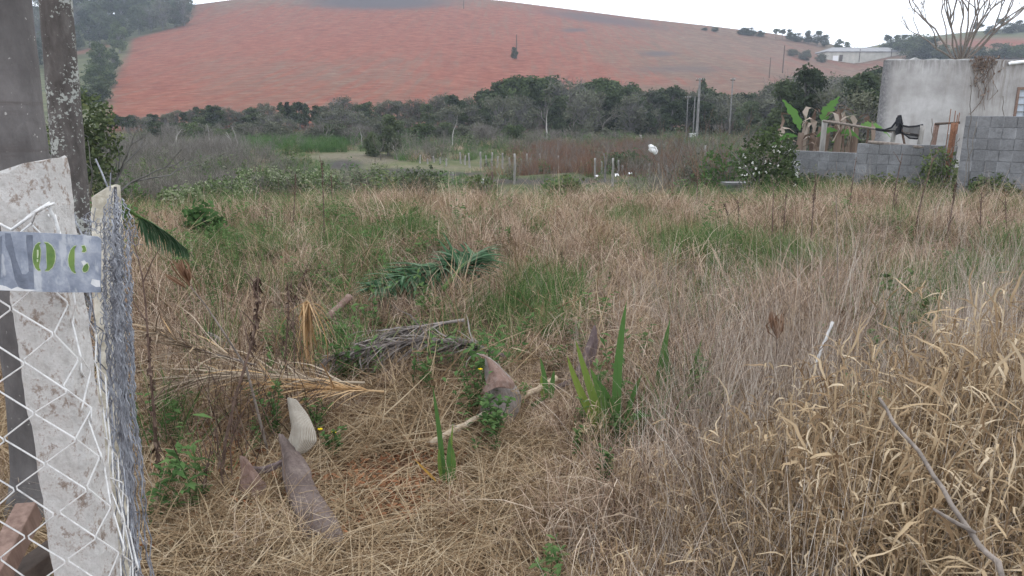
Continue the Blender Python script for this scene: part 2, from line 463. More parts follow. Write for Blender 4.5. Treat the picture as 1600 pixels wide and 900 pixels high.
    wr = math2(t, 'ADD', wr, math2(t, 'MULTIPLY', math2(t, 'SUBTRACT', n9, .5), 2.8))
    wrn = N(t, 'ShaderNodeClamp'); t.links.new(wr, wrn.inputs[0])
    fc = mixc(t, wrn.outputs[0], resid, soil)
    fc = mixc(t, math2(t, 'MULTIPLY', A[2], .95), fc, (.062, .055, .06))
    c = mixc(t, A[1], c, fc)
    bsdf(t, out, c, .95, n4, .35, .08, 0, .1)
    me.materials.append(m)
    o = bpy.data.objects.new('ground', me); COL.objects.link(o)
    tag(o, None, None, None, 'structure')
make_ground()

# ------------------------------------------------------------------ the air over the valley
def make_haze():
    b = MB(); b.box((0, 450, 51.5), (1480 * 2, 990, 113))
    m, t, out = mat('haze')
    pv = N(t, 'ShaderNodeVolumePrincipled')
    pv.inputs['Color'].default_value = (.68, .76, .88, 1)
    pv.inputs['Density'].default_value = .00052
    pv.inputs['Anisotropy'].default_value = .2
    t.links.new(pv.outputs[0], out.inputs['Volume'])
    o = b.build('haze', m); o['kind'] = 'stuff'; o['label'] = 'pale blue haze in the air over the valley and the hill'
make_haze()

# ------------------------------------------------------------------ trees
def leafquads(mb, rng, c, r, n, size, squash=.8):
    tone0 = rng.uniform(.2, .8)
    for _ in range(n):
        d = Vector((rng.gauss(0, 1), rng.gauss(0, 1), rng.gauss(0, 1))); d.normalize()
        p = Vector(c) + Vector((d.x, d.y, d.z * squash)) * r * (rng.random() ** .45)
        a = Vector((rng.gauss(0, 1), rng.gauss(0, 1), rng.gauss(0, .7))).normalized()
        b = a.cross(Vector((rng.gauss(0, 1), rng.gauss(0, 1), rng.gauss(0, 1)))).normalized()
        s = size * rng.uniform(.6, 1.4)
        mb.quad(p, a * s * .5, b * s * .32, min(1, max(0, tone0 + rng.uniform(-.22, .22))))
def limb(mb, rng, p, d, L, r, depth, spread=.5, up=.25, tips=None, kids=(2, 3), n=4, taper=.62):
    pts = [Vector(p)]; rs = [r]; d = Vector(d).normalized()
    for i in range(4):
        d = (d + Vector((rng.gauss(0, .13), rng.gauss(0, .13), rng.gauss(0, .08) + up * .1))).normalized()
        pts.append(pts[-1] + d * L / 4); rs.append(r * (1 - (1 - taper) * (i + 1) / 4))
    mb.tube(pts, rs, n if depth > 1 else 3, rng.random())
    if depth <= 0:
        if tips is not None: tips.append(pts[-1])
        return
    k = rng.randint(*kids)
    for i in range(k):
        q = pts[-1] if i < 2 else pts[rng.randint(2, 3)]
        a = rng.uniform(0, 6.283)
        o = d.orthogonal(); o.rotate(Matrix.Rotation(a, 3, d))
        dd = (d + o * rng.uniform(spread * .6, spread * 1.3) + Vector((0, 0, up))).normalized()
        limb(mb, rng, q, dd, L * rng.uniform(.62, .85), r * taper, depth - 1, spread, up, tips, kids, n, taper)
TREES = []
def proto_tree(seed, base, rad, ncl, nq, size, lm, pointy=0, sparse=1.0, trunk=.02, twigs=0):
    rng = random.Random(seed)
    tk = MB(); tk.tube([(0, 0, -.06), (0.01, 0, base * .7), (rng.uniform(-.03, .03), rng.uniform(-.03, .03), max(base, .12) + .25), (0, 0, .8)], [trunk * 1.3, trunk, trunk * .7, trunk * .25], 5)
    cw = MB()
    for i in range(ncl):
        u = rng.random(); z = base + (1 - base) * (.08 + .84 * u)
        rr = rad * (math.sin(math.pi * min(1, .15 + .8 * u)) ** .6 if not pointy else (1 - u) ** .8 + .08)
        a = rng.uniform(0, 6.283); q = rr * rng.random() ** .5 * .8
        c = Vector((math.cos(a) * q, math.sin(a) * q, z - .04))
        cr_ = rng.uniform(.09, .17) * (rad / .4) * (.7 if pointy else 1)
        leafquads(cw, rng, c, cr_, int(nq * rng.uniform(.6, 1.3) * sparse), size)
        st = Vector((0, 0, base * .6 + (c.z - base * .6) * .55))
        tk.tube([st, st.lerp(c, .6) + Vector((0, 0, .02)), c], [trunk * .55, trunk * .35, trunk * .12], 4)
    for i in range(twigs):
        a = rng.uniform(0, 6.283); z0 = rng.uniform(.02, .5)
        d = Vector((math.cos(a) * .5, math.sin(a) * .5, 1))
        limb(tk, rng, (0, 0, z0), d, rng.uniform(.18, .3), .008, 2, .45, .15, None, (2, 3), 3)
    TREES.append((cw.mesh('crown', M[lm]), tk.mesh('trunk', M['bark'])))
    return len(TREES) - 1
K_round = [proto_tree(s, .14, .42, 36, 120, .036, 'treeleaf') for s in (1, 2, 3)]
K_tall = [proto_tree(s, .2, .3, 30, 110, .034, 'treeleaf') for s in (4, 5)]
K_point = [proto_tree(6, .08, .2, 26, 60, .045, 'treeleaf', pointy=1)]
K_light = [proto_tree(s, .12, .42, 34, 115, .036, 'treelight') for s in (7, 8)]
K_grey = [proto_tree(s, .1, .42, 30, 60, .032, 'treegrey', twigs=18) for s in (9, 10, 11)]
K_umb = [proto_tree(12, .62, .42, 22, 70, .05, 'treeleaf'), proto_tree(13, .5, .4, 14, 60, .06, 'treeleaf')]
K_bush = [proto_tree(s, 0.0, .62, 34, 110, .05, l) for s, l in ((14, 'treeleaf'), (15, 'treelight'), (16, 'treegrey'))]
def proto_bare(seed, depth=4, L=.3, spread=.5, r=.018, m='twiggrey', n0=1, kids=(2, 3)):
    rng = random.Random(seed); tk = MB()
    for i in range(n0):
        a = rng.uniform(0, 6.283); k = .12 if n0 == 1 else .45
        limb(tk, rng, (0, 0, -.04), (math.cos(a) * k, math.sin(a) * k, 1), L, r, depth, spread, .22, None, kids, 5)
    return tk.mesh('branches', M[m])
BARE = [proto_bare(21), proto_bare(22), proto_bare(23, 3, .3, .6), proto_bare(24, 4, .2, .5, .012, 'twiggrey', 6), proto_bare(25, 4, .18, .6, .010, 'twiggrey', 8)]
BAREPALE = [proto_bare(26, 2, .42, .45, .032, 'barkpale', 1, (1, 2)), proto_bare(27, 2, .4, .6, .03, 'barkpale', 2, (1, 2))]
trng = random.Random(99)
def put_tree(k, loc, ht, label, name='tree', cat='tree', group=None, wide=1.0, rz=None):
    r = thing(name, label, cat, loc, trng.uniform(0, 6.28) if rz is None else rz, group)
    for me, nm in zip(TREES[k], ('crown', 'trunk')):
        o = bpy.data.objects.new(nm, me); COL.objects.link(o); o.parent = r
    r.scale = (ht * wide, ht * wide, ht)
    return r
def put_bare(k, loc, ht, label, name='bare_tree', cat='tree', group=None, wide=1.0, lst=None):
    o = bpy.data.objects.new(name, (lst or BARE)[k]); COL.objects.link(o)
    o.location = loc; o.rotation_euler = (0, 0, trng.uniform(0, 6.28)); o.scale = (ht * wide, ht * wide, ht)
    return tag(o, label, cat, group)
def zone(px):
    for lim, tx in ((330, 'by the dead trunks'), (470, 'behind the reeds'), (560, 'right of the reeds'), (660, 'behind the path tree'),
                    (780, 'behind the left stakes'), (900, 'under the hill bush'), (1010, 'behind the middle stakes'), (1075, 'behind the white bag'),
                    (1150, 'by the poles'), (1235, 'behind the banana plants'), (9999, 'by the house')):
        if px < lim: return tx
TPX = [160, 230, 290, 330, 380, 410, 438, 455, 478, 500, 540, 575, 620, 670, 690, 735, 750, 800, 850, 900, 960, 985, 1010, 1050, 1090, 1130, 1190, 1230, 1290, 1400]
TPY = [182, 180, 172, 164, 172, 158, 150, 160, 152, 160, 149, 156, 158, 152, 146, 150, 140, 122, 121, 119, 121, 126, 142, 136, 134, 138, 134, 112, 114, 106]
ztop = lambda py, Y: CAMZ + e_of(py) * Y
# back row
px = 168.0
while px < 1400:
    Y = trng.uniform(117, 126); p = on(px, Y)
    top = np.interp(px, TPX, TPY) + trng.uniform(-5, 9)
    ht = max(2.2, ztop(top, Y) - p.z)
    u = trng.random()
    if 425 < px < 450 or 468 < px < 484: k, nm = K_point[0], 'pointed dark green tree'
    elif 790 < px < 1000 and u < .6: k, nm = trng.choice(K_light), 'light green leafy tree'
    elif u < .30: k, nm = trng.choice(K_round), 'round dark green tree'
    elif u < .44: k, nm = trng.choice(K_tall), 'slim dark green tree'
    else: k, nm = trng.choice(K_grey), 'grey-green half bare tree'
    put_tree(k, p, ht, nm + ' in the back of the tree line ' + zone(px), group='trees along the back of the valley tree line', wide=trng.uniform(.95, 1.45))
    px += trng.uniform(9, 17) if px > 420 else trng.uniform(6, 11)
# middle row: greyer, thinner
px = 250.0
while px < 1390:
    Y = trng.uniform(99, 108); p = on(px, Y)
    top = np.interp(px, TPX, TPY) + trng.uniform(10, 26)
    ht = max(1.8, ztop(top, Y) - p.z)
    u = trng.random()
    if u < .52: k, nm = trng.choice(K_grey), 'grey-green half bare tree'
    elif u < .8: k, nm = trng.choice(K_round + K_tall), 'dark green leafy tree'
    else: k, nm = None, 'grey leafless tree'
    lb = nm + ' in the middle of the tree line ' + zone(px)
    if k is None: put_bare(trng.choice((0, 1, 3)), p, ht * 1.0, lb, group='leafless trees in the valley tree line', wide=.9)
    else: put_tree(k, p, ht, lb, group='trees in the middle of the valley tree line', wide=trng.uniform(.9, 1.4))
    px += trng.uniform(15, 26)
# front row of low bushes and grey scrub
px = 205.0
while px < 1380:
    Y = trng.uniform(84, 95); p = on(px, Y)
    ht = trng.uniform(1.6, 3.6)
    u = trng.random()
    if 965 < px < 1175: px += 12; continue
    if u < .5: put_tree(trng.choice(K_bush[:2] + [K_bush[2]] * 3), p, ht * .8, 'low bush at the foot of the tree line ' + zone(px), 'bush', 'bush', 'bushes at the foot of the tree line', 1.1)
    else: put_bare(trng.choice((3, 4)), p, ht * 1.5, 'grey leafless bush at the foot of the tree line ' + zone(px), 'bare_bush', 'bush', 'leafless bushes at the foot of the tree line', 1.2)
    px += trng.uniform(11, 20)
# pale standing dead trunks
for i, (px, yt, yb, k, wd, tx) in enumerate(((322, 170, 222, 0, .5, 'tall pale dead trunk standing straight above the grey brush'), (275, 186, 222, 1, .9, 'forked pale dead trunk leaning among the grey brush'),
        (262, 195, 224, 0, .8, 'short pale dead trunk left of the forked one'), (355, 196, 226, 1, 1.0, 'pale dead tree with a bent limb above the grey brush'), (366, 176, 224, 0, .7, 'dark-footed dead trunk right of the bent dead tree'),
        (706, 160, 212, 0, .5, 'tall pale bare trunk in front of the tree line centre'), (563, 186, 212, 0, .8, 'thin curved pale trunk beside the dark path tree'), (855, 146, 172, 0, .6, 'white bare trunk against the dark middle trees'))):
    Y = 62 if yb > 215 else 84
    p = on(px, Y); put_bare(k, p, (ztop(yt, Y) - p.z) * .95, tx, 'dead_tree', 'dead tree', 'pale dead trunks in the valley', wd, BAREPALE)
for px, yt, Y, tx in ((440, 200, 78, 'low grey tangle of dead branches behind the reeds'), (470, 205, 78, 'right hand grey tangle of dead branches behind the reeds'), (560, 178, 88, 'reddish leafless bush left of the dark path tree'),
                      (745, 175, 86, 'grey leafless tree in front of the line, left of centre'), (760, 172, 86, 'second grey leafless tree left of centre'), (868, 190, 82, 'pale leafless bush below the light green trees'), (840, 195, 82, 'grey bush of bare stems left of the pale one')):
    p = on(px, Y); put_bare(4, p, (ztop(yt, Y) - p.z) * 1.5, tx, 'bare_bush', 'bush', None, 1.1)
# nearer trees of the valley
p = on(603, 64); put_tree(K_round[1], p, ztop(176, 64) - p.z, 'dark spreading tree beside the dirt path', 'tree', 'tree', None, 1.0)
p = on(578, 62); put_tree(K_bush[0], p, 2.0, 'low dark crown hanging at the left of the path tree', 'bush', 'bush', None, .7)
p = on(592, 55); put_bare(0, p, (ztop(203, 55) - p.z) * 1.1, 'small grey leafless tree with a white trunk beside the path', 'bare_tree', 'tree', None, 1.0)
p = on(618, 57); put_bare(1, p, (ztop(212, 57) - p.z) * 1.1, 'greyer leafless tree right of the white-trunked one', 'bare_tree', 'tree', None, 1.2)
p = on(1258, 62); put_tree(K_round[0], p, ztop(101, 62) - p.z, 'big dark tree behind the banana plants', 'tree', 'tree', None, .85, 1.0)
p = on(1228, 66); put_tree(K_round[2], p, ztop(120, 66) - p.z, 'dark tree behind the banana plants, left of the big one', 'tree', 'tree', None, .8)
for px, yt, Y, k in ((1300, 128, 60, K_grey[0]), (1330, 118, 66, K_round[1]), (1352, 108, 70, K_round[2]), (1375, 104, 72, K_grey[1]), (1345, 135, 45, K_grey[2]), (1362, 140, 48, K_round[0])):
    p = on(px, Y); put_tree(k, p, ztop(yt, Y) - p.z, ('grey-green tree' if k in K_grey else 'dark green tree') + ' in the gap left of the plastered house', group='trees left of the plastered house', wide=.9)
# left hill: forest and the two hedge trees at the field's edge
n = 0
for row, (yb, hpx) in enumerate(((84, 42), (70, 44), (55, 48), (40, 46), (24, 46), (10, 40))):
    px = -40.0
    while px < 300:
        yb2 = np.interp(px, [0, 95, 115, 160, 200, 250, 300], [112, 108, 78, 70, 62, 50, 36]) - row * 13 + trng.uniform(-4, 4)
        g = G(px, yb2)
        if g.y < 415 and not (px > 270 and row > 3):
            ht = (hpx + trng.uniform(-8, 8)) / F * g.y
            k = trng.choice(K_round + K_tall + K_grey[:2] + K_round)
            put_tree(k, g, ht, ('lowest' if row == 0 else 'upper' if row > 3 else 'middle') + ' row of the left hill forest, ' + ('grey-green' if k in K_grey else 'slim' if k in K_tall else 'round') + ' tree', group='forest trees on the left hill', wide=.95)
            n += 1
        px += trng.uniform(14, 24)
for px, yb, yt, wd, k, tx in ((187, 83, 36, .8, K_light[0], 'rounded grey-green tree at the upper left edge of the red field'), (160, 122, 70, 1.0, K_light[1], 'bushy olive tree at the left edge of the red field'), (178, 112, 78, .9, K_light[0], 'smaller olive tree right against the red field edge'),
                              (158, 138, 102, 1.2, K_bush[1], 'low olive bush under the trees at the field edge'), (150, 160, 120, 1.2, K_bush[0], 'dark bush at the bottom of the field edge')):
    g = G(px, yb); put_tree(k, g, (yb - yt) / F * g.y, tx, 'bush' if k in K_bush else 'tree', 'bush' if k in K_bush else 'tree', None, wd)
g = G(299, 12); put_tree(K_umb[1], g, 14 / F * g.y, 'small ragged tree on the skyline right of the forest', 'tree', 'tree')
# skyline and far right hill
for i, (px, hp, wd, k) in enumerate(((1100, 3, 2.5, K_bush[0]), (1116, 5, 2, K_bush[0]), (1160, 8, 1.6, K_bush[0]), (1172, 9, 1.5, K_bush[0]), (1188, 7, 1.6, K_bush[0]), (1212, 14, 1.0, K_umb[1]), (1222, 13, 1.1, K_umb[0]), (1233, 15, 1.0, K_round[0]), (1246, 10, 1.4, K_bush[0]),
        (1264, 18, 1.1, K_round[1]), (1278, 20, 1.1, K_round[2]), (1290, 16, 1.2, K_round[0]), (1312, 14, 1.2, K_light[0]), (1325, 12, 1.2, K_light[1]), (1387, 15, 1.0, K_umb[0]), (1402, 14, 1.0, K_umb[1]), (1414, 13, 1.1, K_umb[1]),
        (1525, 16, 1.3, K_umb[0]), (1548, 10, 1.5, K_bush[0]), (1562, 22, .9, K_umb[1]), (1575, 12, 1.6, K_bush[0]), (1590, 16, 1.3, K_round[2]), (1604, 14, 1.4, K_bush[0]))):
    Y = 400; p = on(px, Y, 60)
    nm = 'flat-topped tree' if k in K_umb else 'olive tree' if k in K_light else 'dark tree' if k in K_round else 'dark low clump'
    where = ('on the skyline left of the warehouse' if px < 1290 else 'on the slope above the warehouse' if px < 1350 else 'on the skyline between warehouse and bare tree' if px < 1450 else 'on the skyline above the plastered house')
    put_tree(k, p, hp / F * Y * (1.25 if k in K_bush else 1.1), nm + ' ' + where, 'bush' if k in K_bush else 'tree', 'bush' if k in K_bush else 'tree', 'trees on the far skyline', wd)
for i, (px, yb, yt, wd, k, tx) in enumerate(((1392, 82, 64, 1.6, 0, 'dark hedge clump right behind the warehouse roof'), (1412, 84, 62, 1.5, 0, 'second dark hedge clump behind the warehouse roof'), (1432, 92, 60, 1.2, 0, 'tall dark hedge clump right of the warehouse'), (1450, 92, 64, 1.2, 0, 'dark hedge clump sloping down to the plastered house'),
        (1470, 94, 74, 1.3, 0, 'grey bush above the left of the house top'), (1500, 92, 74, 1.5, 2, 'grey bush around the foot of the big bare tree'), (1530, 92, 76, 1.6, 0, 'dark hedge clump above the middle of the house'), (1560, 92, 72, 1.6, 0, 'dark hedge clump above the stained part of the house'), (1590, 92, 72, 1.6, 1, 'olive hedge clump at the far right above the house'), (1238, 88, 78, 1.6, 2, 'grey scrub along the dirt track left of the warehouse'), (1258, 94, 80, 1.2, 2, 'dark scrub left of the warehouse'), (1283, 98, 86, 1.2, 2, 'dark bush against the left end of the warehouse'))):
    g = G(px, yb); put_tree(K_bush[k], g, (yb - yt) / F * g.y * 1.1, tx, 'bush', 'bush', None, wd)
g = G(803, 93); put_tree(K_round[0], g, 18 / F * g.y, 'lone small bush beside the pole on the red hill', 'bush', 'bush', None, .9)
p = on(1097, 124); put_tree(K_point[0], p, ztop(112, 124) - p.z, 'dark narrow tree crown just behind the tallest valley pole', 'tree', 'tree', None, .8)

M['shrubleaf'] = leafmat('shrub_leaf', [(0, (.04, .055, .03)), (.5, (.085, .11, .055)), (.85, (.15, .18, .085)), (1, (.27, .28, .13))], .25, 0)
# leafy shrub beside the palms, with yellow-green leaves at the rim
def leafy(name, label, c, rx, rz, n, size, lm, seed, base=0.15, cat='bush', stems=6):
    rng = random.Random(seed); cw = MB(); tk = MB()
    r = thing(name, label, cat, c)
    for i in range(n):
        d = Vector((rng.gauss(0, 1), rng.gauss(0, 1), rng.gauss(0, 1))).normalized() * (rng.random() ** .4)
        q = Vector((d.x * rx, d.y * rx, rz * (base + (1 - base) * (.5 + .5 * d.z))))
        leafquads(cw, rng, q, size * 2.2, 7, size, .8)
    for i in range(stems):
        a = rng.uniform(0, 6.28); limb(tk, rng, (0, 0, -.05), (math.cos(a) * .4, math.sin(a) * .4, 1), rz * .4, rz * .012, 2, .5, .2, None, (2, 3), 4)
    cw.build('foliage', M[lm], r); tk.build('stem', M['bark'], r)
    return r
p = on(128, 14.0); leafy('shrub', 'leafy shrub with yellow-green leaf tips beside the lichened palm', p, .62, 2.4, 420, .06, 'shrubleaf', 31)
p = on(62, 16.0); leafy('shrub', 'dark leafy shrub seen between the two palm trunks', p, .8, 2.0, 320, .06, 'shrubleaf', 32)
p = on(135, 9.0); leafy('shrub', 'low green shrub behind the second concrete post', p, .4, .6, 160, .05, 'weed', 33, 0)

# ------------------------------------------------------------------ plastered house
def make_house():
    Y0 = 22.0
    xl = At(1383, 120, Y0).x; xr = xl + 12.5; zt = ztop(94, Y0); zb = -.6
    m, t, out = mat('stained_plaster')
    ob = N(t, 'ShaderNodeTexCoord').outputs['Object']
    n1 = noise(t, ob, .55, 6, .6); n2 = noise(t, mapped(t, ob, (1.6, 1.6, .16)), 2.2, 6, .65); n3 = noise(t, ob, 14, 5, .7)
    c = ramp(t, n1, [(.40, (.31, .295, .29)), (.5, (.39, .375, .37)), (.58, (.50, .485, .485))])
    c = mixc(t, .3, c, ramp(t, noise(t, ob, 1.7, 7, .7), [(.4, (.27, .25, .24)), (.6, (.52, .50, .49))]))
    c = mixc(t, math2(t, 'MULTIPLY', ramp(t, n2, [(.54, (0, 0, 0)), (.70, (1, 1, 1))]), .35), c, (.20, .17, .145))
    sp = N(t, 'ShaderNodeSeparateXYZ'); t.links.new(ob, sp.inputs[0])
    def band(v, a, b):
        r = N(t, 'ShaderNodeMapRange'); r.inputs['From Min'].default_value = a; r.inputs['From Max'].default_value = b
        t.links.new(v, r.inputs['Value']); return r.outputs[0]
    # mould along the top, a darker strip down the left corner, rain streaks below the roof drain
    top = math2(t, 'MULTIPLY', band(sp.outputs['Z'], zt - zb - .5, zt - zb - .02), ramp(t, noise(t, mapped(t, ob, (3, 3, .6)), 2.5, 6, .7), [(.42, (0, 0, 0)), (.6, (1, 1, 1))]))
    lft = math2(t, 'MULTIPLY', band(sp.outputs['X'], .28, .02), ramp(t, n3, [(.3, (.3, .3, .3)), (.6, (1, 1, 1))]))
    x0 = At(1535, 120, Y0).x - xl
    dx = math2(t, 'ABSOLUTE', math2(t, 'SUBTRACT', sp.outputs['X'], x0 + .25))
    strk = math2(t, 'MULTIPLY', math2(t, 'MULTIPLY', band(dx, .95, .1), band(sp.outputs['Z'], zt - zb - 2.1, zt - zb - .3)), ramp(t, noise(t, mapped(t, ob, (5, 5, .45)), 2.2, 6, .75), [(.45, (0, 0, 0)), (.58, (1, 1, 1))]))
    c = mixc(t, math2(t, 'MULTIPLY', top, .6), c, (.11, .10, .095))
    c = mixc(t, math2(t, 'MULTIPLY', strk, .8), c, (.13, .095, .07))
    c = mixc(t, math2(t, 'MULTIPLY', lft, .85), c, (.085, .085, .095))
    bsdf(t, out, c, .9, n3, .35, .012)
    r = thing('plastered_house', 'flat-topped house with a stained pale plaster wall behind the block wall', 'house', (xl, Y0, zb))
    b = MB()
    wx0 = At(1590, 160, Y0).x - xl; wx1 = wx0 + 1.5; wz0 = ztop(186, Y0) - zb; wz1 = ztop(140, Y0) - zb
    Wd, Ht, D, th = xr - xl, zt - zb, 8.0, .2
    def bx(x0, x1, y0, y1, z0, z1): b.box(((x0 + x1) / 2, (y0 + y1) / 2, (z0 + z1) / 2), (x1 - x0, y1 - y0, z1 - z0))
    bx(0, wx0, 0, th, 0, Ht); bx(wx1, Wd, 0, th, 0, Ht); bx(wx0, wx1, 0, th, 0, wz0); bx(wx0, wx1, 0, th, wz1, Ht)
    bx(Wd - th, Wd, th, D, 0, Ht - .1); pass
    sx = xl / Y0 * 1.06                      # the left side runs back askew, nearly along the sight line
    vs = [(0, th, 0), (th, th, 0), (th + sx * D, D, 0), (sx * D, D, 0)]; b.add(vs + [(a, c_, Ht - .1) for a, c_, _ in vs], [(0, 1, 2, 3), (4, 7, 6, 5), (0, 4, 5, 1), (1, 5, 6, 2), (2, 6, 7, 3), (3, 7, 4, 0)])
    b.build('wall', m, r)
    b = MB(); vs = [(th + .01, th, 0), (Wd - th, th, 0), (Wd - th, D, 0), (sx * D + th + .01, D, 0)]
    b.add([(a, c_, Ht - .5) for a, c_, _ in vs] + [(a, c_, Ht - .38) for a, c_, _ in vs], [(3, 2, 1, 0), (4, 5, 6, 7), (0, 1, 5, 4), (1, 2, 6, 5), (2, 3, 7, 6), (3, 0, 4, 7)]); b.build('roof', M['concgrey'], r)
    # uneven crest of the parapet
    rng = random.Random(3); b = MB(); n = 90; vs = []
    for i in range(n + 1):
        x = Wd * i / n; hh = .012 + abs(rng.gauss(0, .018)) * (1 + math.sin(x * 1.3)); vs += [(x, .02, Ht), (x, .03, Ht + hh), (x, th - .03, Ht + hh), (x, th - .02, Ht)]
    b.add(vs, [(4 * i + k, 4 * i + 4 + k, 4 * i + 5 + k, 4 * i + 1 + k) for i in range(n) for k in range(3)])
    b.build('parapet_crust', M['concgrey'], r)
    b = MB(); bx(wx0 - .07, wx0, -.03, .12, wz0 - .07, wz1 + .07); bx(wx1, wx1 + .07, -.03, .12, wz0 - .07, wz1 + .07); bx(wx0, wx1, -.03, .12, wz1, wz1 + .07); bx(wx0, wx1, -.05, .12, wz0 - .07, wz0)
    wn_ = b.build('window', M['plank'], r)
    b = MB(); bx(wx0, wx1, .09, .11, wz0, wz1); b.build('pane', plain('window_glass', (.35, .40, .47), (.50, .55, .62), 2, .15, .05, 5, spec=.5), wn_)
    b = MB()
    for k in range(1, 5): bx(wx0 + k * (wx1 - wx0) / 5 - .015, wx0 + k * (wx1 - wx0) / 5 + .015, .04, .07, wz0, wz1)
    for k in range(1, 4): bx(wx0, wx1, .045, .065, wz0 + k * (wz1 - wz0) / 4 - .012, wz0 + k * (wz1 - wz0) / 4 + .012)
    b.build('grille', M['utility'], wn_)
    b = MB(); p = At(1575, 99, Y0); xx = p.x - xl; zz = p.z - zb
    b.tube([(xx, -.04, zz - .02), (xx + .03, -.06, zz), (xx + .6, -.06, zz + .06), (xx + 2.4, -.06, zz + .1)], .045, 8); b.build('drain_pipe', M['white'], r)
    # dead creeper hanging over the parapet
    v = MB()
    for i in range(34):
        x = At(rng.gauss(1536, 15), 100, Y0).x - xl; L = rng.uniform(.2, 1.7) * (1 if rng.random() < .35 else .45)
        pts = [(x + rng.gauss(0, .03) * k, -.03 - .05 * rng.random(), Ht + .12 - L * k / 5) for k in range(6)]
        v.tube(pts, rng.uniform(.005, .010), 3, rng.random())
        for k in range(3):
            q = pts[rng.randint(1, 5)]; v.quad(q, (rng.gauss(0, .018), -.01, rng.gauss(0, .02)), (rng.gauss(0, .012), .01, .022), rng.random())
    v.v = [(p[0] + xl, p[1] + Y0 , p[2] + zb) for p in v.v]
    o = v.build('dead_creeper', M['drybanana'], None, origin=(At(1528, 100, Y0).x, Y0, zt)); tag(o, 'brown dead creeper hanging over the parapet of the plastered house', 'creeper')
    # long dead stems rising in front of the plaster
    return
make_house()

# ------------------------------------------------------------------ block walls
def blockmat(name, tint):
    m, t, out = mat(name)
    ob = N(t, 'ShaderNodeTexCoord').outputs['Object']
    cb = N(t, 'ShaderNodeCombineXYZ'); sp = N(t, 'ShaderNodeSeparateXYZ'); t.links.new(ob, sp.inputs[0])
    t.links.new(sp.outputs['X'], cb.inputs[0]); t.links.new(sp.outputs['Z'], cb.inputs[1])
    br = N(t, 'ShaderNodeTexBrick'); t.links.new(cb.outputs[0], br.inputs['Vector'])
    br.inputs['Scale'].default_value = 1; br.inputs['Brick Width'].default_value = .4; br.inputs['Row Height'].default_value = .2
    br.inputs['Mortar Size'].default_value = .008; br.inputs['Mortar Smooth'].default_value = .3; br.inputs['Bias'].default_value = 0
    br.inputs['Color1'].default_value = (*[.13 * q for q in tint], 1); br.inputs['Color2'].default_value = (*[.27 * q for q in tint], 1); br.inputs['Mortar'].default_value = (*[.33 * q for q in tint], 1)
    n = noise(t, ob, 2.2, 6, .7); n2 = noise(t, ob, 40, 4, .6)
    c = mixc(t, math2(t, 'MULTIPLY', ramp(t, n, [(.38, (0, 0, 0)), (.6, (1, 1, 1))]), .8), br.outputs['Color'], tuple(.085 * q for q in tint))
    c = mixc(t, .25, c, ramp(t, n2, [(.3, (.14, .14, .14)), (.7, (.4, .4, .41))]))
    bsdf(t, out, c, .95, math2(t, 'ADD', math2(t, 'MULTIPLY', br.outputs['Fac'], -1.0), math2(t, 'MULTIPLY', n2, .6)), .5, .012)
    return m
M['block'] = blockmat('grey_block', (1, 1.02, 1.06))
def block_wall(pxl, pxr, Yl, Yr, ytop_l, courses, steps, label, skew=0):
    """courses of 0.4 x 0.2 m blocks; a step list takes blocks off the left end of the upper courses"""
    a = At(pxl, 240, Yl); bb = At(pxr, 240, Yr); zt = ztop(ytop_l, Yl)
    L = math.hypot(bb.x - a.x, bb.y - a.y); ang = math.atan2(bb.y - a.y, bb.x - a.x)
    n = math.ceil(L / .4); b = MB(); rng = random.Random(int(pxl))
    zb = zt - courses * .2
    for c in range(courses):
        x0 = steps.get(courses - 1 - c, 0); off = .2 * (c % 2)
        xs = [x0] + [k * .4 + off for k in range(n + 1) if x0 + .1 < k * .4 + off < L - .1] + [L]
        for u, w in zip(xs[:-1], xs[1:]):
            j = rng.uniform(-.004, .004)
            b.box(((u + w) / 2, j, c * .2 + .1), (w - u - .012, .14, .188))
        b.box(((x0 + L) / 2, 0, c * .2 + .1), (L - x0 - .02, .118, .1999))
    o = b.build('block_wall', M['block']); o.location = (a.x, a.y, zb); o.rotation_euler = (0, skew, ang)
    tag(o, label, 'wall'); return o
block_wall(1500, 1700, 13.9, 12.9, 181, 9, {}, 'tallest grey block wall at the right edge in front of the house', R(.3))
block_wall(1336, 1492, 15.0, 14.6, 224, 7, {0: .02}, 'middle grey block wall with a pole lying along its top', R(.8))
block_wall(1238, 1338, 17.2, 16.4, 235, 6, {}, 'lowest dark grey block wall left of the middle one', R(.6))
# loose things of the yard
def pole(name, label, cat, a, b, r, m, n=8, group=None, wob=.0, taper=1.0, seed=1):
    rng = random.Random(seed); a = Vector(a); b = Vector(b); pts = []; rr = []
    for i in range(9):
        t = i / 8; p = a.lerp(b, t) + Vector((rng.gauss(0, wob), rng.gauss(0, wob), rng.gauss(0, wob) * .3)) * (0 if i in (0, 8) else 1)
        pts.append(p); rr.append(r * (1 + (taper - 1) * t) * rng.uniform(.92, 1.08))
    mb = MB(); mb.tube(pts, rr, n); o = mb.build(name, m, None, True, origin=a); return tag(o, label, cat, group)
pole('wooden_pole', 'thin wooden pole lying along the top of the middle block wall', 'pole', At(1356, 222, 14.92), At(1478, 233.5, 14.6), .035, M['stick'], wob=.01)
pole('fence_post', 'pale post of the yard carrying the left end of the rail', 'post', on(1290, 18.2) , At(1289, 188, 18.2), .07, M['postwood'])
pole('wooden_rail', 'thin wooden rail from the pale yard post to the black net', 'rail', At(1286, 189, 18.1), At(1442, 213, 16.8), .03, M['stick'], wob=.012)
pole('fence_post', 'grey post at the right end of the black net', 'post', on(1441, 16.8) , At(1442, 196, 16.8), .055, M['postwood'], seed=4)
pole('wooden_pole', 'slanting dark prop under the peak of the black net', 'pole', At(1414, 228, 16.9), At(1404, 180, 16.9), .025, M['darkstem'], seed=5)
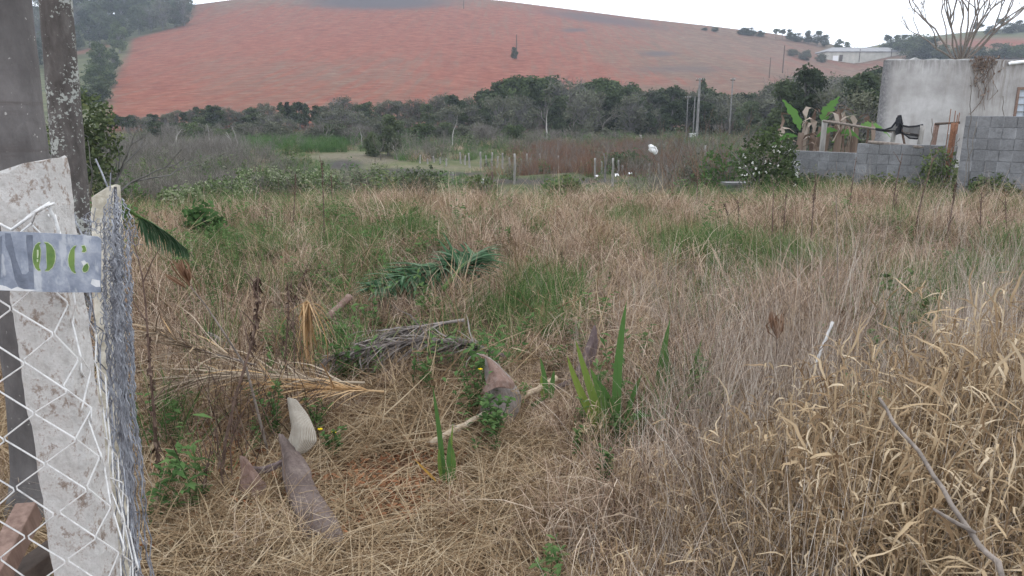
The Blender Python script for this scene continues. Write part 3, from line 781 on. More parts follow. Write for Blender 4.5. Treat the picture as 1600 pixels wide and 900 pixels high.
pole('wooden_pole', 'upright pale prop under the black net', 'pole', on(1397, 17.0), At(1397, 206, 17.0), .05, M['postwood'], seed=6)
def shade_net():
    rng = random.Random(8); mb = MB()
    top = [(1368, 201), (1382, 203), (1393, 199), (1400, 190), (1404, 181), (1407, 180), (1409, 190), (1409, 196), (1420, 198), (1432, 197), (1442, 195)]
    bot = [(1369, 203), (1382, 205), (1394, 204), (1401, 205), (1405, 207), (1408, 207), (1410, 207), (1412, 209), (1421, 216), (1432, 217), (1441, 214)]
    nr = 6; vs = []
    for j in range(nr):
        t = j / (nr - 1)
        for i, (a, b) in enumerate(zip(top, bot)):
            vs.append(At(a[0] + (b[0] - a[0]) * t, a[1] + (b[1] - a[1]) * t, 16.9 + .12 * math.sin(i * 1.7 + t * 3) + rng.uniform(-.03, .03)))
    n = len(top)
    mb.add(vs, [(j * n + i, j * n + i + 1, (j + 1) * n + i + 1, (j + 1) * n + i) for j in range(nr - 1) for i in range(n - 1)])
    m, t, out = mat('shade_cloth')
    d = N(t, 'ShaderNodeBsdfDiffuse'); d.inputs['Color'].default_value = (.018, .02, .024, 1)
    tr = N(t, 'ShaderNodeBsdfTransparent'); ms = N(t, 'ShaderNodeMixShader'); ms.inputs[0].default_value = .68
    t.links.new(tr.outputs[0], ms.inputs[1]); t.links.new(d.outputs[0], ms.inputs[2]); t.links.new(ms.outputs[0], out.inputs['Surface'])
    o = mb.build('shade_net', m, None, False, origin=At(1405, 205, 16.9)); tag(o, 'torn black shade net draped over props behind the middle block wall', 'net')
    e = MB()
    e.tube([At(*p, 16.86) for p in top], .022, 5); e.tube([At(*p, 16.86) for p in bot], .016, 5)
    for k in range(7): e.quad(At(1405 + rng.uniform(-2.5, 2.5), 186 + k * 3.4, 16.84), (.06, 0, .02), (.01, .01, .05))
    part(e, 'hem', M['netblack'], o)
shade_net()
pole('wooden_post', 'left upright of the small wooden frame by the tall block wall', 'post', on(1463, 15.4), At(1464, 193, 15.4), .05, M['plank'], 4)
pole('wooden_rail', 'dark top bar of the small wooden frame by the tall block wall', 'rail', At(1461, 193.5, 15.36), At(1500, 191.5, 15.2), .025, M['darkwood'], 5)
def rebar_column():
    r = thing('rebar_column', 'unfinished concrete column with rusty bars at the end of the tall wall', 'column', on(1492, 14.6))
    p0 = on(1492, 14.6); b = MB(); b.box(p0 + Vector((0, 0, .55)), (.17, .17, 1.3)); part(b, 'column_core', M['concgrey'], r)
    for k, (dx, dy) in enumerate(((-.12, -.07), (-.03, -.075), (.055, -.07), (.1, .06))):
        b = MB(); q = p0 + Vector((dx, dy, 0)); b.tube([q, q + Vector((.005, 0, .8)), q + Vector((.01, .01, ztop(170 + 3 * k, 14.6) - p0.z))], .008, 5); part(b, 'steel_bar', M['rust'], r)
rebar_column()
pole('wooden_post', 'brown wooden post beside the rebar column', 'post', on(1493, 14.35), At(1491, 192, 14.35), .06, M['rust'], 5, seed=9)
def slab_box():
    p = on(1166, 16.5); r = thing('block_pile', 'low grey block stack with a dark slab on it left of the white-flowered bush', 'block stack', p)
    b = MB(); b.box(p + Vector((0, 0, .16)), (.55, .3, .5)); part(b, 'block_base', M['block'], r)
    b = MB(); b.box(p + Vector((-.05, 0, .445)), (.7, .36, .06)); part(b, 'slab', plain('slab_dark', (.10, .10, .10), (.20, .20, .205), 6, .9, .3, 40), r)
slab_box()

# ------------------------------------------------------------------ warehouse on the far slope
def warehouse():
    g = G(1355, 96.5); Y = g.y; k = Y / F
    w, d, hw, hr = 124 * k, 16.0, 14.5 * k, 7.5 * k
    r = thing('warehouse', 'long pale warehouse with a low grey roof on the far slope', 'building', (g.x, Y, g.z))
    b = MB(); b.box((0, d / 2, hw / 2 - 1), (w, d, hw + 2)); b.build('wall', plain('warehouse_wall', (.36, .35, .31), (.5, .48, .43), .4, .9, .1, 5), r)
    x, y0, y1 = w / 2 + .4, -.5, d + .5
    vs = [(-x, y0, hw), (x, y0, hw), (x, y1, hw), (-x, y1, hw), (-x + 6, d / 2, hw + hr), (x - 7, d / 2, hw + hr)]
    vs += [(a, b_, c - .25) for a, b_, c in vs[:4]]
    b = MB(); b.add(vs, [(0, 1, 5, 4), (1, 2, 5), (2, 3, 4, 5), (3, 0, 4), (0, 6, 7, 1), (1, 7, 8, 2), (2, 8, 9, 3), (3, 9, 6, 0), (6, 9, 8, 7)])
    b.build('roof', plain('warehouse_roof', (.16, .16, .165), (.24, .24, .25), .5, .7, .1, 5), r)
    b = MB(); b.box((-w / 2 + 14 * k, -.06, 4.2 * k), (8 * k, .1, 8.4 * k)); b.build('door', M['white'], r)
    b = MB(); b.box((-w / 2 + 22 * k, -.06, 5 * k), (5 * k, .1, 9 * k)); b.build('dark_opening', M['darkwood'], r)
    for xx in (-.1, .28, .4): b = MB(); b.box((xx * w, -.1, hw / 2 + .4), (.22, .22, hw + 1.2)); b.build('pillar', M['darkwood'], r)
warehouse()

# ------------------------------------------------------------------ utility poles and wires' stubs
def utility(px, yt, Y, label, arm=0, r0=.13, m='utility', box=False):
    p = on(px, Y); ht = ztop(yt, Y) - p.z
    r = thing('utility_pole', label, 'pole', p)
    b = MB(); b.tube([(0, 0, -.3), (0, 0, ht)], [r0, r0 * .65], 8); b.build('shaft', M[m], r)
    if arm:
        b = MB(); b.box((0, 0, ht - .25), (arm, .1, .12)); c = b.build('crossarm', M['darkwood'], r)
        b = MB()
        for k in (-.45, -.15, .2, .45): b.tube([(k * arm, 0, ht - .19), (k * arm, 0, ht - .02)], [.05, .03], 5)
        b.build('insulators', M['concgrey'], c)
    return r
utility(1091, 122, 97, 'tallest grey utility pole with a crossarm before the tree line', 1.0, .19)
utility(1085, 150, 97.5, 'thinner pole just left of the tallest utility pole', 0, .10)
utility(1074, 150, 100, 'short utility pole with a crossarm left of the pair', .8, .09)
utility(1142, 122, 100, 'bare utility pole right of the tallest one', .6, .12)
g = G(1218, 114); utility(1218, 71, g.y, 'dark wooden pole on the slope left of the warehouse', 0, .22, 'darkwood')
g = G(1198, 122); utility(1198, 90, g.y, 'faint short pole on the slope left of the dark one', 0, .16, 'darkwood')
g = G(807, 92); utility(807, 54, g.y, 'dark pole in the middle of the red hill', 0, .2, 'darkwood')
g = G(727, 14); utility(727, -12, g.y, 'dark pole near the top of the red hill', 0, .2, 'darkwood')
def meter_box():
    p = on(1084.5, 96.8); r = thing('meter_box', 'small white box at the foot of the thin pole', 'box', p)
    b = MB(); b.box((0, 0, .25), (.25, .25, .7)); b.build('pedestal', M['concgrey'], r)
    b = MB(); b.box((0, 0, .85), (.75, .4, .55)); b.box((0, 0, 1.15), (.85, .5, .06)); b.build('case', M['white'], r)
meter_box()
pole('marker_post', 'short pale marker in the grass before the middle trees', 'post', on(1003, 88), Vector(on(1003, 88)) + Vector((0, 0, 1.2)), .12, M['barkpale'])

# ------------------------------------------------------------------ fence stakes of the valley
STAKES = [(645, 243, 250), (656, 242, 256), (697, 248, 260), (720, 238, 256), (734, 239, 262), (751, 237, 263), (760, 243, 260), (768, 238, 265), (777, 244, 262), (785, 239, 264), (769, 268, 293), (707, 270, 287), (597, 273, 288),
          (804, 240, 288), (815, 248, 266), (822, 240, 266), (836, 250, 265), (846, 240, 269), (861, 250, 268), (874, 243, 262), (897, 250, 262), (917, 254, 271), (930, 247, 279), (957, 247, 291), (974, 258, 275), (990, 247, 271), (1006, 256, 276), (1022, 243, 285), (1043, 258, 278), (1101, 227, 262), (726, 243, 258), (797, 246, 264), (829, 247, 266), (854, 246, 267), (886, 249, 266), (907, 250, 268), (941, 252, 272), (966, 250, 276), (982, 252, 273), (999, 250, 272), (1014, 255, 277), (1030, 254, 280), (1056, 256, 279), (1070, 258, 280), (668, 248, 257), (688, 246, 256), (678, 244, 254)]
def stakes():
    rng = random.Random(12)
    for i, (px, yt, yb) in enumerate(STAKES):
        g = G(px, yb); Y = g.y
        if Y > 75: g = on(px, 60); Y = 60
        lean = -3.2 if px == 846 else rng.uniform(-1.6, 1.6)
        top = At(px + lean, yt, Y); b0 = Vector(g) - Vector((0, 0, .15))
        o_ = ('pale wooden fence stake ' + ('of the left run beyond the field' if px < 790 else 'of the middle run beyond the field' if px < 930 else 'of the right run beyond the field'))
        if px == 846: o_ = 'pale leaning fence stake in the middle run'
        if px == 957: o_ = 'taller near stake right of the forked stump'
        if px == 930: o_ = 'yellowish thick stake left of the forked stump'
        if px == 769: o_ = 'dark near stake standing alone below the left run'
        if px == 1022: o_ = 'dark stake carrying the white bag'
        if px == 804: o_ = 'tallest grey stake at the left of the middle run'
        if px == 1101: o_ = 'pale stake in the brush right of the white bag'
        pole('fence_stake', o_, 'stake', b0, top, .034 + .0006 * Y, M['darkstem'] if px in (769, 1022) else M['postwood'], 6, 'stakes of the fence beyond the field', .01, .8, i)
stakes()
p = G(945, 284)
def forked():
    r = thing('forked_stump', 'forked branchy stump among the fence stakes', 'stump', p); Y = p.y; k = Y / F
    b = MB(); b.tube([(0, 0, -.1), (.0, 0, 18 * k), (-.2 * k, 0, 26 * k), (-1.5 * k, 0, 38 * k), (-3 * k, 0, 44 * k)], [2.1 * k, 1.8 * k, 1.3 * k, .9 * k, .8 * k], 7)
    b.build('stem', M['bark'], r)
    b = MB(); b.tube([(0, 0, 24 * k), (2 * k, 0, 34 * k), (3 * k, 0, 46 * k), (5 * k, 0, 54 * k)], [1.3 * k, 1 * k, .6 * k, .3 * k], 6); b.build('branch', M['stick'], r)
forked()
def white_bag():
    Y = G(1022, 285).y; c = At(1022, 243, Y); k = Y / F
    rng = random.Random(4); vs = []; n, mrows = 9, 6
    for j in range(mrows):
        t = j / (mrows - 1)
        cx = -2 + 4.5 * t; rr = (2.6, 5.0, 5.6, 5.4, 4.6, 2.4)[j] * k
        for i in range(n):
            a = 6.283 * i / n; q = rr * rng.uniform(.62, 1.25)
            vs.append((cx * k + q * math.cos(a), q * .7 * math.sin(a), (17 - 17 * t) * k))
    b = MB(); b.add(vs, [(j * n + i, j * n + (i + 1) % n, (j + 1) * n + (i + 1) % n, (j + 1) * n + i) for j in range(mrows - 1) for i in range(n)] + [tuple(range(n - 1, -1, -1)), tuple((mrows - 1) * n + i for i in range(n))])
    o = b.build('plastic_bag', M['white']); o.location = c - Vector((0, .1, -1.5 * k)); o.rotation_euler = (0, R(-22), 0); tag(o, 'crumpled white plastic bag stuck on top of a dark fence stake', 'bag')
    b = MB(); b.box((3.2 * k, -.02, 3 * k), (2.2 * k, 3 * k, 6 * k)); 
white_bag()
def scraps():
    rng = random.Random(6)
    for px, py, w, tx in ((934, 284, 8, 'long white scrap lying left of the forked stump'), (986, 280, 6, 'white scrap on the dark ground between two stakes'), (964, 282, 6, 'thin white scrap right of the forked stump')):
        g = G(px, py); k = g.y / F; b = MB(); n = 5
        vs = [(w * k * (i / (n - 1) - .5), rng.uniform(-.1, .1) + j * .25, .12 + rng.uniform(-.05, .1)) for j in range(3) for i in range(n)]
        b.add(vs, [(j * n + i, j * n + i + 1, (j + 1) * n + i + 1, (j + 1) * n + i) for j in range(2) for i in range(n - 1)])
        o = b.build('plastic_scrap', M['white']); o.location = g + Vector((0, 0, .1)); tag(o, tx, 'scrap')
    g = G(754, 294); b = MB(); b.tube([(0, 0, -.05), (.01, 0, .3)], [.05, .045], 8); o = b.build('white_stub', M['white']); o.location = g; o.scale = (1.2, 1.2, 1.2); tag(o, 'short white stub pipe at the far rim of the dry field', 'pipe')
scraps()

# ------------------------------------------------------------------ banana plants
def banana(px, Y, ht, label, seed, greens, nd):
    rng = random.Random(seed); p = on(px, Y); r = thing('banana_plant', label, 'plant', p)
    b = MB(); b.tube([(0, 0, -.1), (.03, 0, ht * .4), (.05, 0, ht * .72)], [.13, .1, .07], 8); b.build('stem', M['drybanana'], r)
    for i in range(nd):
        b = MB(); a = rng.uniform(0, 6.28); z0 = ht * rng.uniform(.5, .92); L = rng.uniform(.45, .95)
        pts = []; wd = []; ww = []
        for k in range(7):
            t = k / 6; rad = .08 + .38 * math.sin(min(1, t * 1.5) * 1.5); z = z0 + .25 * math.sin(t * 3.1) - L * t * t
            pts.append((math.cos(a) * rad + rng.gauss(0, .03), math.sin(a) * rad, max(.05, z))); an = a + 1.57 + rng.gauss(0, .9)
            wd.append((math.cos(an), math.sin(an), rng.gauss(0, .4))); ww.append(.02 + .11 * math.sin(t * 3) * rng.uniform(.3, 1.3))
        b.ribbon(pts, wd, ww, rng.random()); b.build('dry_leaf', M['drybanana'], r)
    for (dx, dz, L, w, up) in greens:
        b = MB(); n = 22; pts = []; wd = []; ww = []
        for k in range(n):
            t = k / (n - 1); th = up - 1.3 * t * t * (1 if up < 1.2 else .3)
            pts.append((dx * .25 + math.copysign(1, dx) * L * t * math.cos(up - .5 * t), -.1 + .15 * t, ht * .7 + dz + L * t * math.sin(max(-.4, up - .8 * t * (up < 1.2)))))
            wd.append((-math.sin(up) * math.copysign(1, dx), .35, math.cos(up))); ww.append(w * (.1 + math.sin(math.pi * (.06 + .9 * t))) * rng.uniform(.45, 1.1))
        b.ribbon(pts, wd, ww, rng.random()); b.build('green_leaf', M['banana'], r)
banana(1252, 18.9, 1.9, 'banana plant with one upright torn green leaf, left of the pale post', 41, [(-.1, .1, .75, .26, 1.45), (-.3, -.05, .6, .16, .35)], 9)
banana(1283, 19.3, 1.95, 'banana plant with a short green leaf behind the pale post', 42, [(.1, .15, .65, .26, 1.35)], 8)
banana(1312, 19.0, 1.9, 'banana plant with drooping brown leaves in the middle of the clump', 43, [(.2, -.1, .6, .24, .45), (-.2, -.05, .5, .2, .4)], 9)
banana(1338, 19.4, 2.0, 'banana plant with a green leaf arching to the house corner', 44, [(.3, -.05, .95, .24, .5), (-.2, -.2, .5, .2, .2)], 7)
p = on(1205, 15.4); fb = leafy('flowering_bush', 'dark leafy bush with small white flowers at the end of the block wall', p, .62, ztop(196, 15.4) - p.z, 260, .06, 'treelight', 51, 0)
def petals():
    rng = random.Random(52); b = MB()
    for i in range(46):
        d = Vector((rng.gauss(0, 1), -abs(rng.gauss(0, .8)), rng.gauss(.2, 1))).normalized()
        q = p + Vector((d.x * .63, d.y * .66, .62 * (1 + .98 * d.z)))
        for k in range(3): b.quad(q + Vector((rng.gauss(0, .012), 0, rng.gauss(0, .012))), Vector((rng.gauss(0, 1), rng.gauss(0, .4), rng.gauss(0, 1))).normalized() * .014, Vector((rng.gauss(0, 1), rng.gauss(0, .4), rng.gauss(0, 1))).normalized() * .012, rng.random())
    part(b, 'blossom', M['flower'], fb)
petals()
for i, (px, Y, rx, hh, n, lm, tx) in enumerate(((1243, 15.6, .3, .5, 90, 'treelight', 'small bright green bush right of the white-flowered bush'), (1478, 14.2, .35, .95, 120, 'treelight', 'green bush between the middle and the tall block wall'), (1392, 16.6, .25, .9, 60, 'banana', 'yellow-green plant under the black net'),
                              (1400, 14.4, .5, .45, 110, 'treelight', 'low green weeds at the foot of the middle block wall'), (1300, 16.0, .7, .35, 120, 'treeleaf', 'low dark weeds at the foot of the lowest block wall'), (1570, 13.4, .4, .45, 100, 'treelight', 'green weeds at the foot of the tall block wall'), (1466, 15.2, .3, .6, 70, 'treeleaf', 'dark weeds inside the small wooden frame'))):
    leafy('weed_bush', tx, on(px, Y), rx, hh, n, .05, lm, 60 + i, 0)
def yard_bare():
    # tall bare tree behind the house with many rising limbs
    rng = random.Random(70); p = on(1492, 40); r = thing('bare_tree', 'big leafless tree rising behind the plastered house', 'tree', p); b = MB(); k = 40 / F
    zt = ztop(95, 40) - p.z
    b.tube([(0, 0, -.2), (.1, 0, zt * .5), (0, 0, zt)], [.22, .18, .15], 8); b.build('trunk', M['bark'], r); b = MB()
    for dx, ht, sp in ((-85, 95, .6), (-70, 60, .6), (80, 80, .6), (-58, 120, .5), (-38, 150, .4), (-22, 160, .4), (-8, 175, .4), (6, 180, .4), (20, 170, .4), (38, 160, .45), (66, 130, .5), (52, 90, .6), (-10, 120, .5)):
        d = Vector((dx * k * 1.4, rng.uniform(-.9, .9), ht * k))
        limb(b, rng, (dx * .03 * k, 0, zt - .15), d, d.length * .42, .058, 4, sp * .75, .25, None, (2, 3), 5, .66)
    b.build('branch', M['stick'], r)
    for px, yt, Y, tx, kk in ((1468, -8, 38, 'thin forked bare sapling left of the big leafless tree', 0), (1440, 2, 37, 'slanting bare sapling at the left above the house corner', 2), (1553, 5, 41, 'slim leaning bare sapling right of the big leafless tree', 1)):
        q = on(px, Y); put_bare(kk, q, (ztop(yt, Y) - q.z) * .8, tx, 'bare_sapling', 'tree', None, .42)
yard_bare()

# ------------------------------------------------------------------ the corner at the left: palms, posts, wire, plate
def palm_trunk(name, label, base, top, r0, r1, m, seed, crownz):
    rng = random.Random(seed); base = Vector(base); top = Vector(top)
    d = (top - base) / (top.z - base.z); T = base + d * crownz
    r = thing(name, label, 'palm tree', base); n = 22; seg = 70; vs = []; fs = []
    for i in range(seg):
        t = i / (seg - 1); c = base.lerp(T, t); z = c.z - base.z
        rr = r0 + (r1 - r0) * min(1, z / 3.2); rr *= 1 + .55 * math.exp(-z * 7) + .012 * math.sin(z * 19 + math.sin(z * 3)) + rng.uniform(-.006, .006)
        for k in range(n):
            a = 6.283 * k / n; q = rr * (1 + .02 * math.sin(3 * a + z) + rng.uniform(-.006, .006)); vs.append((c.x + q * math.cos(a), c.y + q * math.sin(a), c.z))
    for i in range(seg - 1):
        for k in range(n): fs.append((i * n + k, i * n + (k + 1) % n, (i + 1) * n + (k + 1) % n, (i + 1) * n + k))
    b = MB(); b.add(vs, fs); part(b, 'trunk', m, r, True)
    cw = MB()
    for k in range(9):
        a = k * 6.283 / 9 + rng.uniform(-.2, .2); pts = []
        for j in range(8):
            t = j / 7; pts.append(T + Vector((math.cos(a) * 2.2 * t, math.sin(a) * 2.2 * t, 1.0 * math.sin(t * 2.4) - .5 * t * t)))
        cw.tube(pts, [.03 * (1 - j / 8) + .004 for j in range(8)], 4, .6)
        for j in range(40):
            t = .15 + .85 * j / 40; q = pts[min(6, int(t * 7))].lerp(pts[min(7, int(t * 7) + 1)], t * 7 % 1)
            for s in (-1, 1):
                e = Vector((-math.sin(a) * s + .4 * math.cos(a), math.cos(a) * s + .4 * math.sin(a), -.35)) * .5
                cw.ribbon([q, q + e * .5 + Vector((0, 0, .03)), q + e + Vector((0, 0, -.12))], [(0, 0, 1), (.2, .2, 1), (.3, .3, 1)], [.03, .03, .004], rng.random())
    part(cw, 'crown', M['frondgreen'], r)
    return r
def lichen_bark():
    m, t, out = mat('lichen_bark'); ob = N(t, 'ShaderNodeTexCoord').outputs['Object']
    c = ramp(t, noise(t, mapped(t, ob, (1, 1, .4)), 16, 6, .65), [(.3, (.055, .048, .045)), (.55, (.10, .09, .085)), (.75, (.16, .148, .14))])
    v = N(t, 'ShaderNodeTexVoronoi'); v.inputs['Scale'].default_value = 34; v.inputs['Randomness'].default_value = 1; t.links.new(mapped(t, ob, (1, 1, .8)), v.inputs['Vector'])
    big = noise(t, ob, 3.5, 4, .6)
    sp = math2(t, 'ADD', math2(t, 'MULTIPLY', math2(t, 'SUBTRACT', .78, noise(t, ob, 42, 6, .62)), 1.3), math2(t, 'MULTIPLY', math2(t, 'SUBTRACT', .52, big), 1.6))
    sp = math2(t, 'ADD', sp, math2(t, 'MULTIPLY', math2(t, 'SUBTRACT', noise(t, ob, 70, 3, .6), .5), .5))
    lf = ramp(t, sp, [(.25, (1, 1, 1)), (.33, (0, 0, 0))])
    c = mixc(t, math2(t, 'MULTIPLY', lf, .8), c, (.40, .42, .39))
    bsdf(t, out, c, .95, noise(t, ob, 60, 5, .7), .5, .01); return m
def smooth_bark():
    m, t, out = mat('palm_bark'); ob = N(t, 'ShaderNodeTexCoord').outputs['Object']
    n1 = noise(t, mapped(t, ob, (1, 1, .5)), 7, 6, .65); c = ramp(t, n1, [(.3, (.065, .06, .06)), (.5, (.11, .103, .102)), (.7, (.165, .155, .153))])
    c = mixc(t, math2(t, 'MULTIPLY', ramp(t, noise(t, mapped(t, ob, (1, 1, 14)), 1.3, 5, .6), [(.56, (0, 0, 0)), (.66, (1, 1, 1))]), .5), c, (.07, .055, .05))
    c = mixc(t, ramp(t, noise(t, mapped(t, ob, (6, 6, 30)), 2.0, 3, .6), [(.72, (0, 0, 0)), (.76, (1, 1, 1))]), c, (.38, .37, .35))
    c = mixc(t, ramp(t, noise(t, ob, 55, 3, .5), [(.70, (0, 0, 0)), (.74, (1, 1, 1))]), c, (.36, .35, .33))
    bsdf(t, out, c, .9, noise(t, mapped(t, ob, (1, 1, .6)), 45, 6, .7), .45, .012); return m
b0 = on(85, 2.75); rpx = At(14, 150, 2.75)
b0 = At(82, 785, 2.75); b0.z = h(b0.x, b0.y)
palm_trunk('palm_tree', 'stout smooth grey palm trunk at the left edge behind the white post', b0, At(0, 60, 2.75), .12, .103, smooth_bark(), 81, 6.5)
b1 = At(124, 400, 5.2); b1.z = h(b1.x, b1.y); tt = At(88, 10, 5.2)
d = (At(112, 300, 5.2) - tt) ; base1 = tt + d * ((b1.z - tt.z) / d.z)
palm_trunk('palm_tree', 'slender palm trunk spotted with pale lichen beside the stout one', base1, tt, .112, .092, lichen_bark(), 82, 8.0)

def plaster_post():
    m, t, out = mat('peeling_whitewash'); ob = N(t, 'ShaderNodeTexCoord').outputs['Object']
    big = noise(t, ob, 7, 5, .6); mid = noise(t, mapped(t, ob, (1, 1, .8)), 45, 6, .72); fine = noise(t, ob, 180, 5, .7)
    mm = math2(t, 'ADD', math2(t, 'MULTIPLY', big, .9), math2(t, 'MULTIPLY', mid, .9))
    paint = ramp(t, math2(t, 'ADD', mm, math2(t, 'MULTIPLY', fine, .35)), [(.97, (0, 0, 0)), (1.02, (1, 1, 1))]) if False else None
    mm = math2(t, 'ADD', math2(t, 'MULTIPLY', big, .4), math2(t, 'MULTIPLY', mid, 1.2)); s = math2(t, 'ADD', mm, math2(t, 'MULTIPLY', fine, .5))
    mr = N(t, 'ShaderNodeMapRange'); mr.inputs['From Min'].default_value = 1.06; mr.inputs['From Max'].default_value = 1.22; t.links.new(s, mr.inputs['Value'])
    bare = ramp(t, fine, [(.3, (.13, .105, .085)), (.5, (.22, .175, .145)), (.7, (.34, .29, .25))])
    wh = ramp(t, mid, [(.3, (.36, .345, .325)), (.6, (.55, .54, .525))])
    c = mixc(t, mr.outputs[0], wh, bare)
    bsdf(t, out, c, .95, math2(t, 'ADD', mid, fine), .5, .006); return m
def concrete_post(name, label, top, bot, wt, wb, depth, m, seed, ledge=True):
    rng = random.Random(seed); top = Vector(top); bot = Vector(bot)
    dirv = (bot - top).normalized(); bot = top + dirv * ((top.z - h(bot.x, bot.y) + .1) / -dirv.z)
    rows = 60; n = 20; vs = []; fs = []
    for i in range(rows):
        t = i / (rows - 1); c = top.lerp(bot, t); w = wt + (wb - wt) * t; dpt = depth
        if ledge and c.z < top.z - .545: w *= .975; c = c + Vector((.002, .004, 0))
        hw, hd, ch = w / 2, dpt / 2, .010
        ring = []
        corners = [(-hw + ch, -hd), (hw - ch, -hd), (hw, -hd + ch), (hw, hd - ch), (hw - ch, hd), (-hw + ch, hd), (-hw, hd - ch), (-hw, -hd + ch)]
        for k in range(8):
            ring.append(corners[k])
            a, bq = corners[k], corners[(k + 1) % 8]
            if k % 2 == 0:
                for q in ((1 / 3), (2 / 3)):
                    ring.append((a[0] + (bq[0] - a[0]) * q, a[1] + (bq[1] - a[1]) * q))
        n = len(ring)
        for x, y in ring: vs.append((c.x + x + rng.gauss(0, .0012), c.y + hd + y + rng.gauss(0, .0012), c.z + (.016 * (x / hw) if t < .02 else 0) + (rng.gauss(0, .003) if i == 0 else 0)))
    for i in range(rows - 1):
        for k in range(n): fs.append((i * n + k, (i + 1) * n + k, (i + 1) * n + (k + 1) % n, i * n + (k + 1) % n))
    fs.append(tuple(range(n)))
    b = MB(); b.add(vs, fs); o = b.build(name, m, None, False, origin=bot); return tag(o, label, 'post')
concrete_post('concrete_post', 'peeling whitewashed concrete post carrying the numbered plate at the left', At(24, 262, 1.5), At(113, 900, 1.43), .108, .112, .10, plaster_post(), 5)
concrete_post('concrete_post', 'cream concrete post half hidden by the grey netting roll', At(157, 300, 2.12), At(172, 800, 2.07), .068, .07, .06, M['creampost'], 6, False)

def chain_link():
    r = thing('chain_link_fence', 'white chain-link mesh stretched over the whitewashed post and bent back', 'fence', At(60, 600, 1.42))
    # plan line of the mesh: across the post's front, round its edge, back towards the second post
    a = At(-140, 600, 1.405); e = At(118, 600, 1.40); c = At(127, 600, 1.55); f = At(160, 600, 2.02)
    segs = [(Vector((a.x, a.y)), Vector((e.x, e.y))), (Vector((e.x, e.y)), Vector((c.x, c.y))), (Vector((c.x, c.y)), Vector((f.x, f.y)))]
    lens = [(q - p_).length for p_, q in segs]
    def plan(u):
        for (p_, q), L in zip(segs, lens):
            if u <= L: return p_.lerp(q, u / L)
            u -= L
        return segs[-1][1]
    total = sum(lens); hp = .0745; vp = .112; rng = random.Random(7)
    zt = ztop(345, 1.42); cols = int(total / hp); zoff = .028
    lean = .16 / 1.0
    for i in range(cols):
        b = MB(); pts = []; z = zt; j = 0
        ext = rng.uniform(-.004, .004)
        while z > .25:
            u = (i + (j + i) % 2) * hp + .0022 * (1 if (j + i) % 2 else -1)
            q = plan(min(total, max(0, u))); s = -.055 * (z - zt)
            loose = .008 * rng.gauss(0, 1) if i > lens[0] / hp else .002 * rng.gauss(0, 1)
            pts.append(Vector((q.x + s + loose, q.y - .004 * ((j + i) % 2), z + zoff * 0 + rng.gauss(0, .0025))))
            z -= vp / 2; j += 1
        # round the corners a little: two points near each bend
        fine = []
        for k, p_ in enumerate(pts):
            if 0 < k < len(pts) - 1:
                fine += [p_.lerp(pts[k - 1], .06), p_.lerp(pts[k + 1], .06)]
            else: fine.append(p_)
        b.tube(fine, .00175, 6, .5)
        if i < lens[0] / hp:
            tw = pts[0]; b.tube([tw, tw + Vector((.012, -.004, .02)), tw + Vector((.03, -.006, .03))], .002, 5)
        part(b, 'wire', M['wirewhite'] if i < cols - 3 else M['wiregrey'], r, True)
    b = MB(); p0 = At(-30, 480, 1.39)
    b.tube([At(-60, 330, 1.4), At(0, 350, 1.4), At(18, 359, 1.398), At(48, 338, 1.398), At(72, 322, 1.4), At(84, 318, 1.43)], .0028, 6)
    b.tube([At(18, 359, 1.4), At(52, 332, 1.4), At(78, 316, 1.42)], .0022, 6)
    b.tube([At(75, 322, 1.42), At(86, 342, 1.43), At(88, 350, 1.43), At(92, 360, 1.43), At(89, 372, 1.43)], .0028, 6)
    part(b, 'tie_wire', M['wirewhite'], r, True)
chain_link()

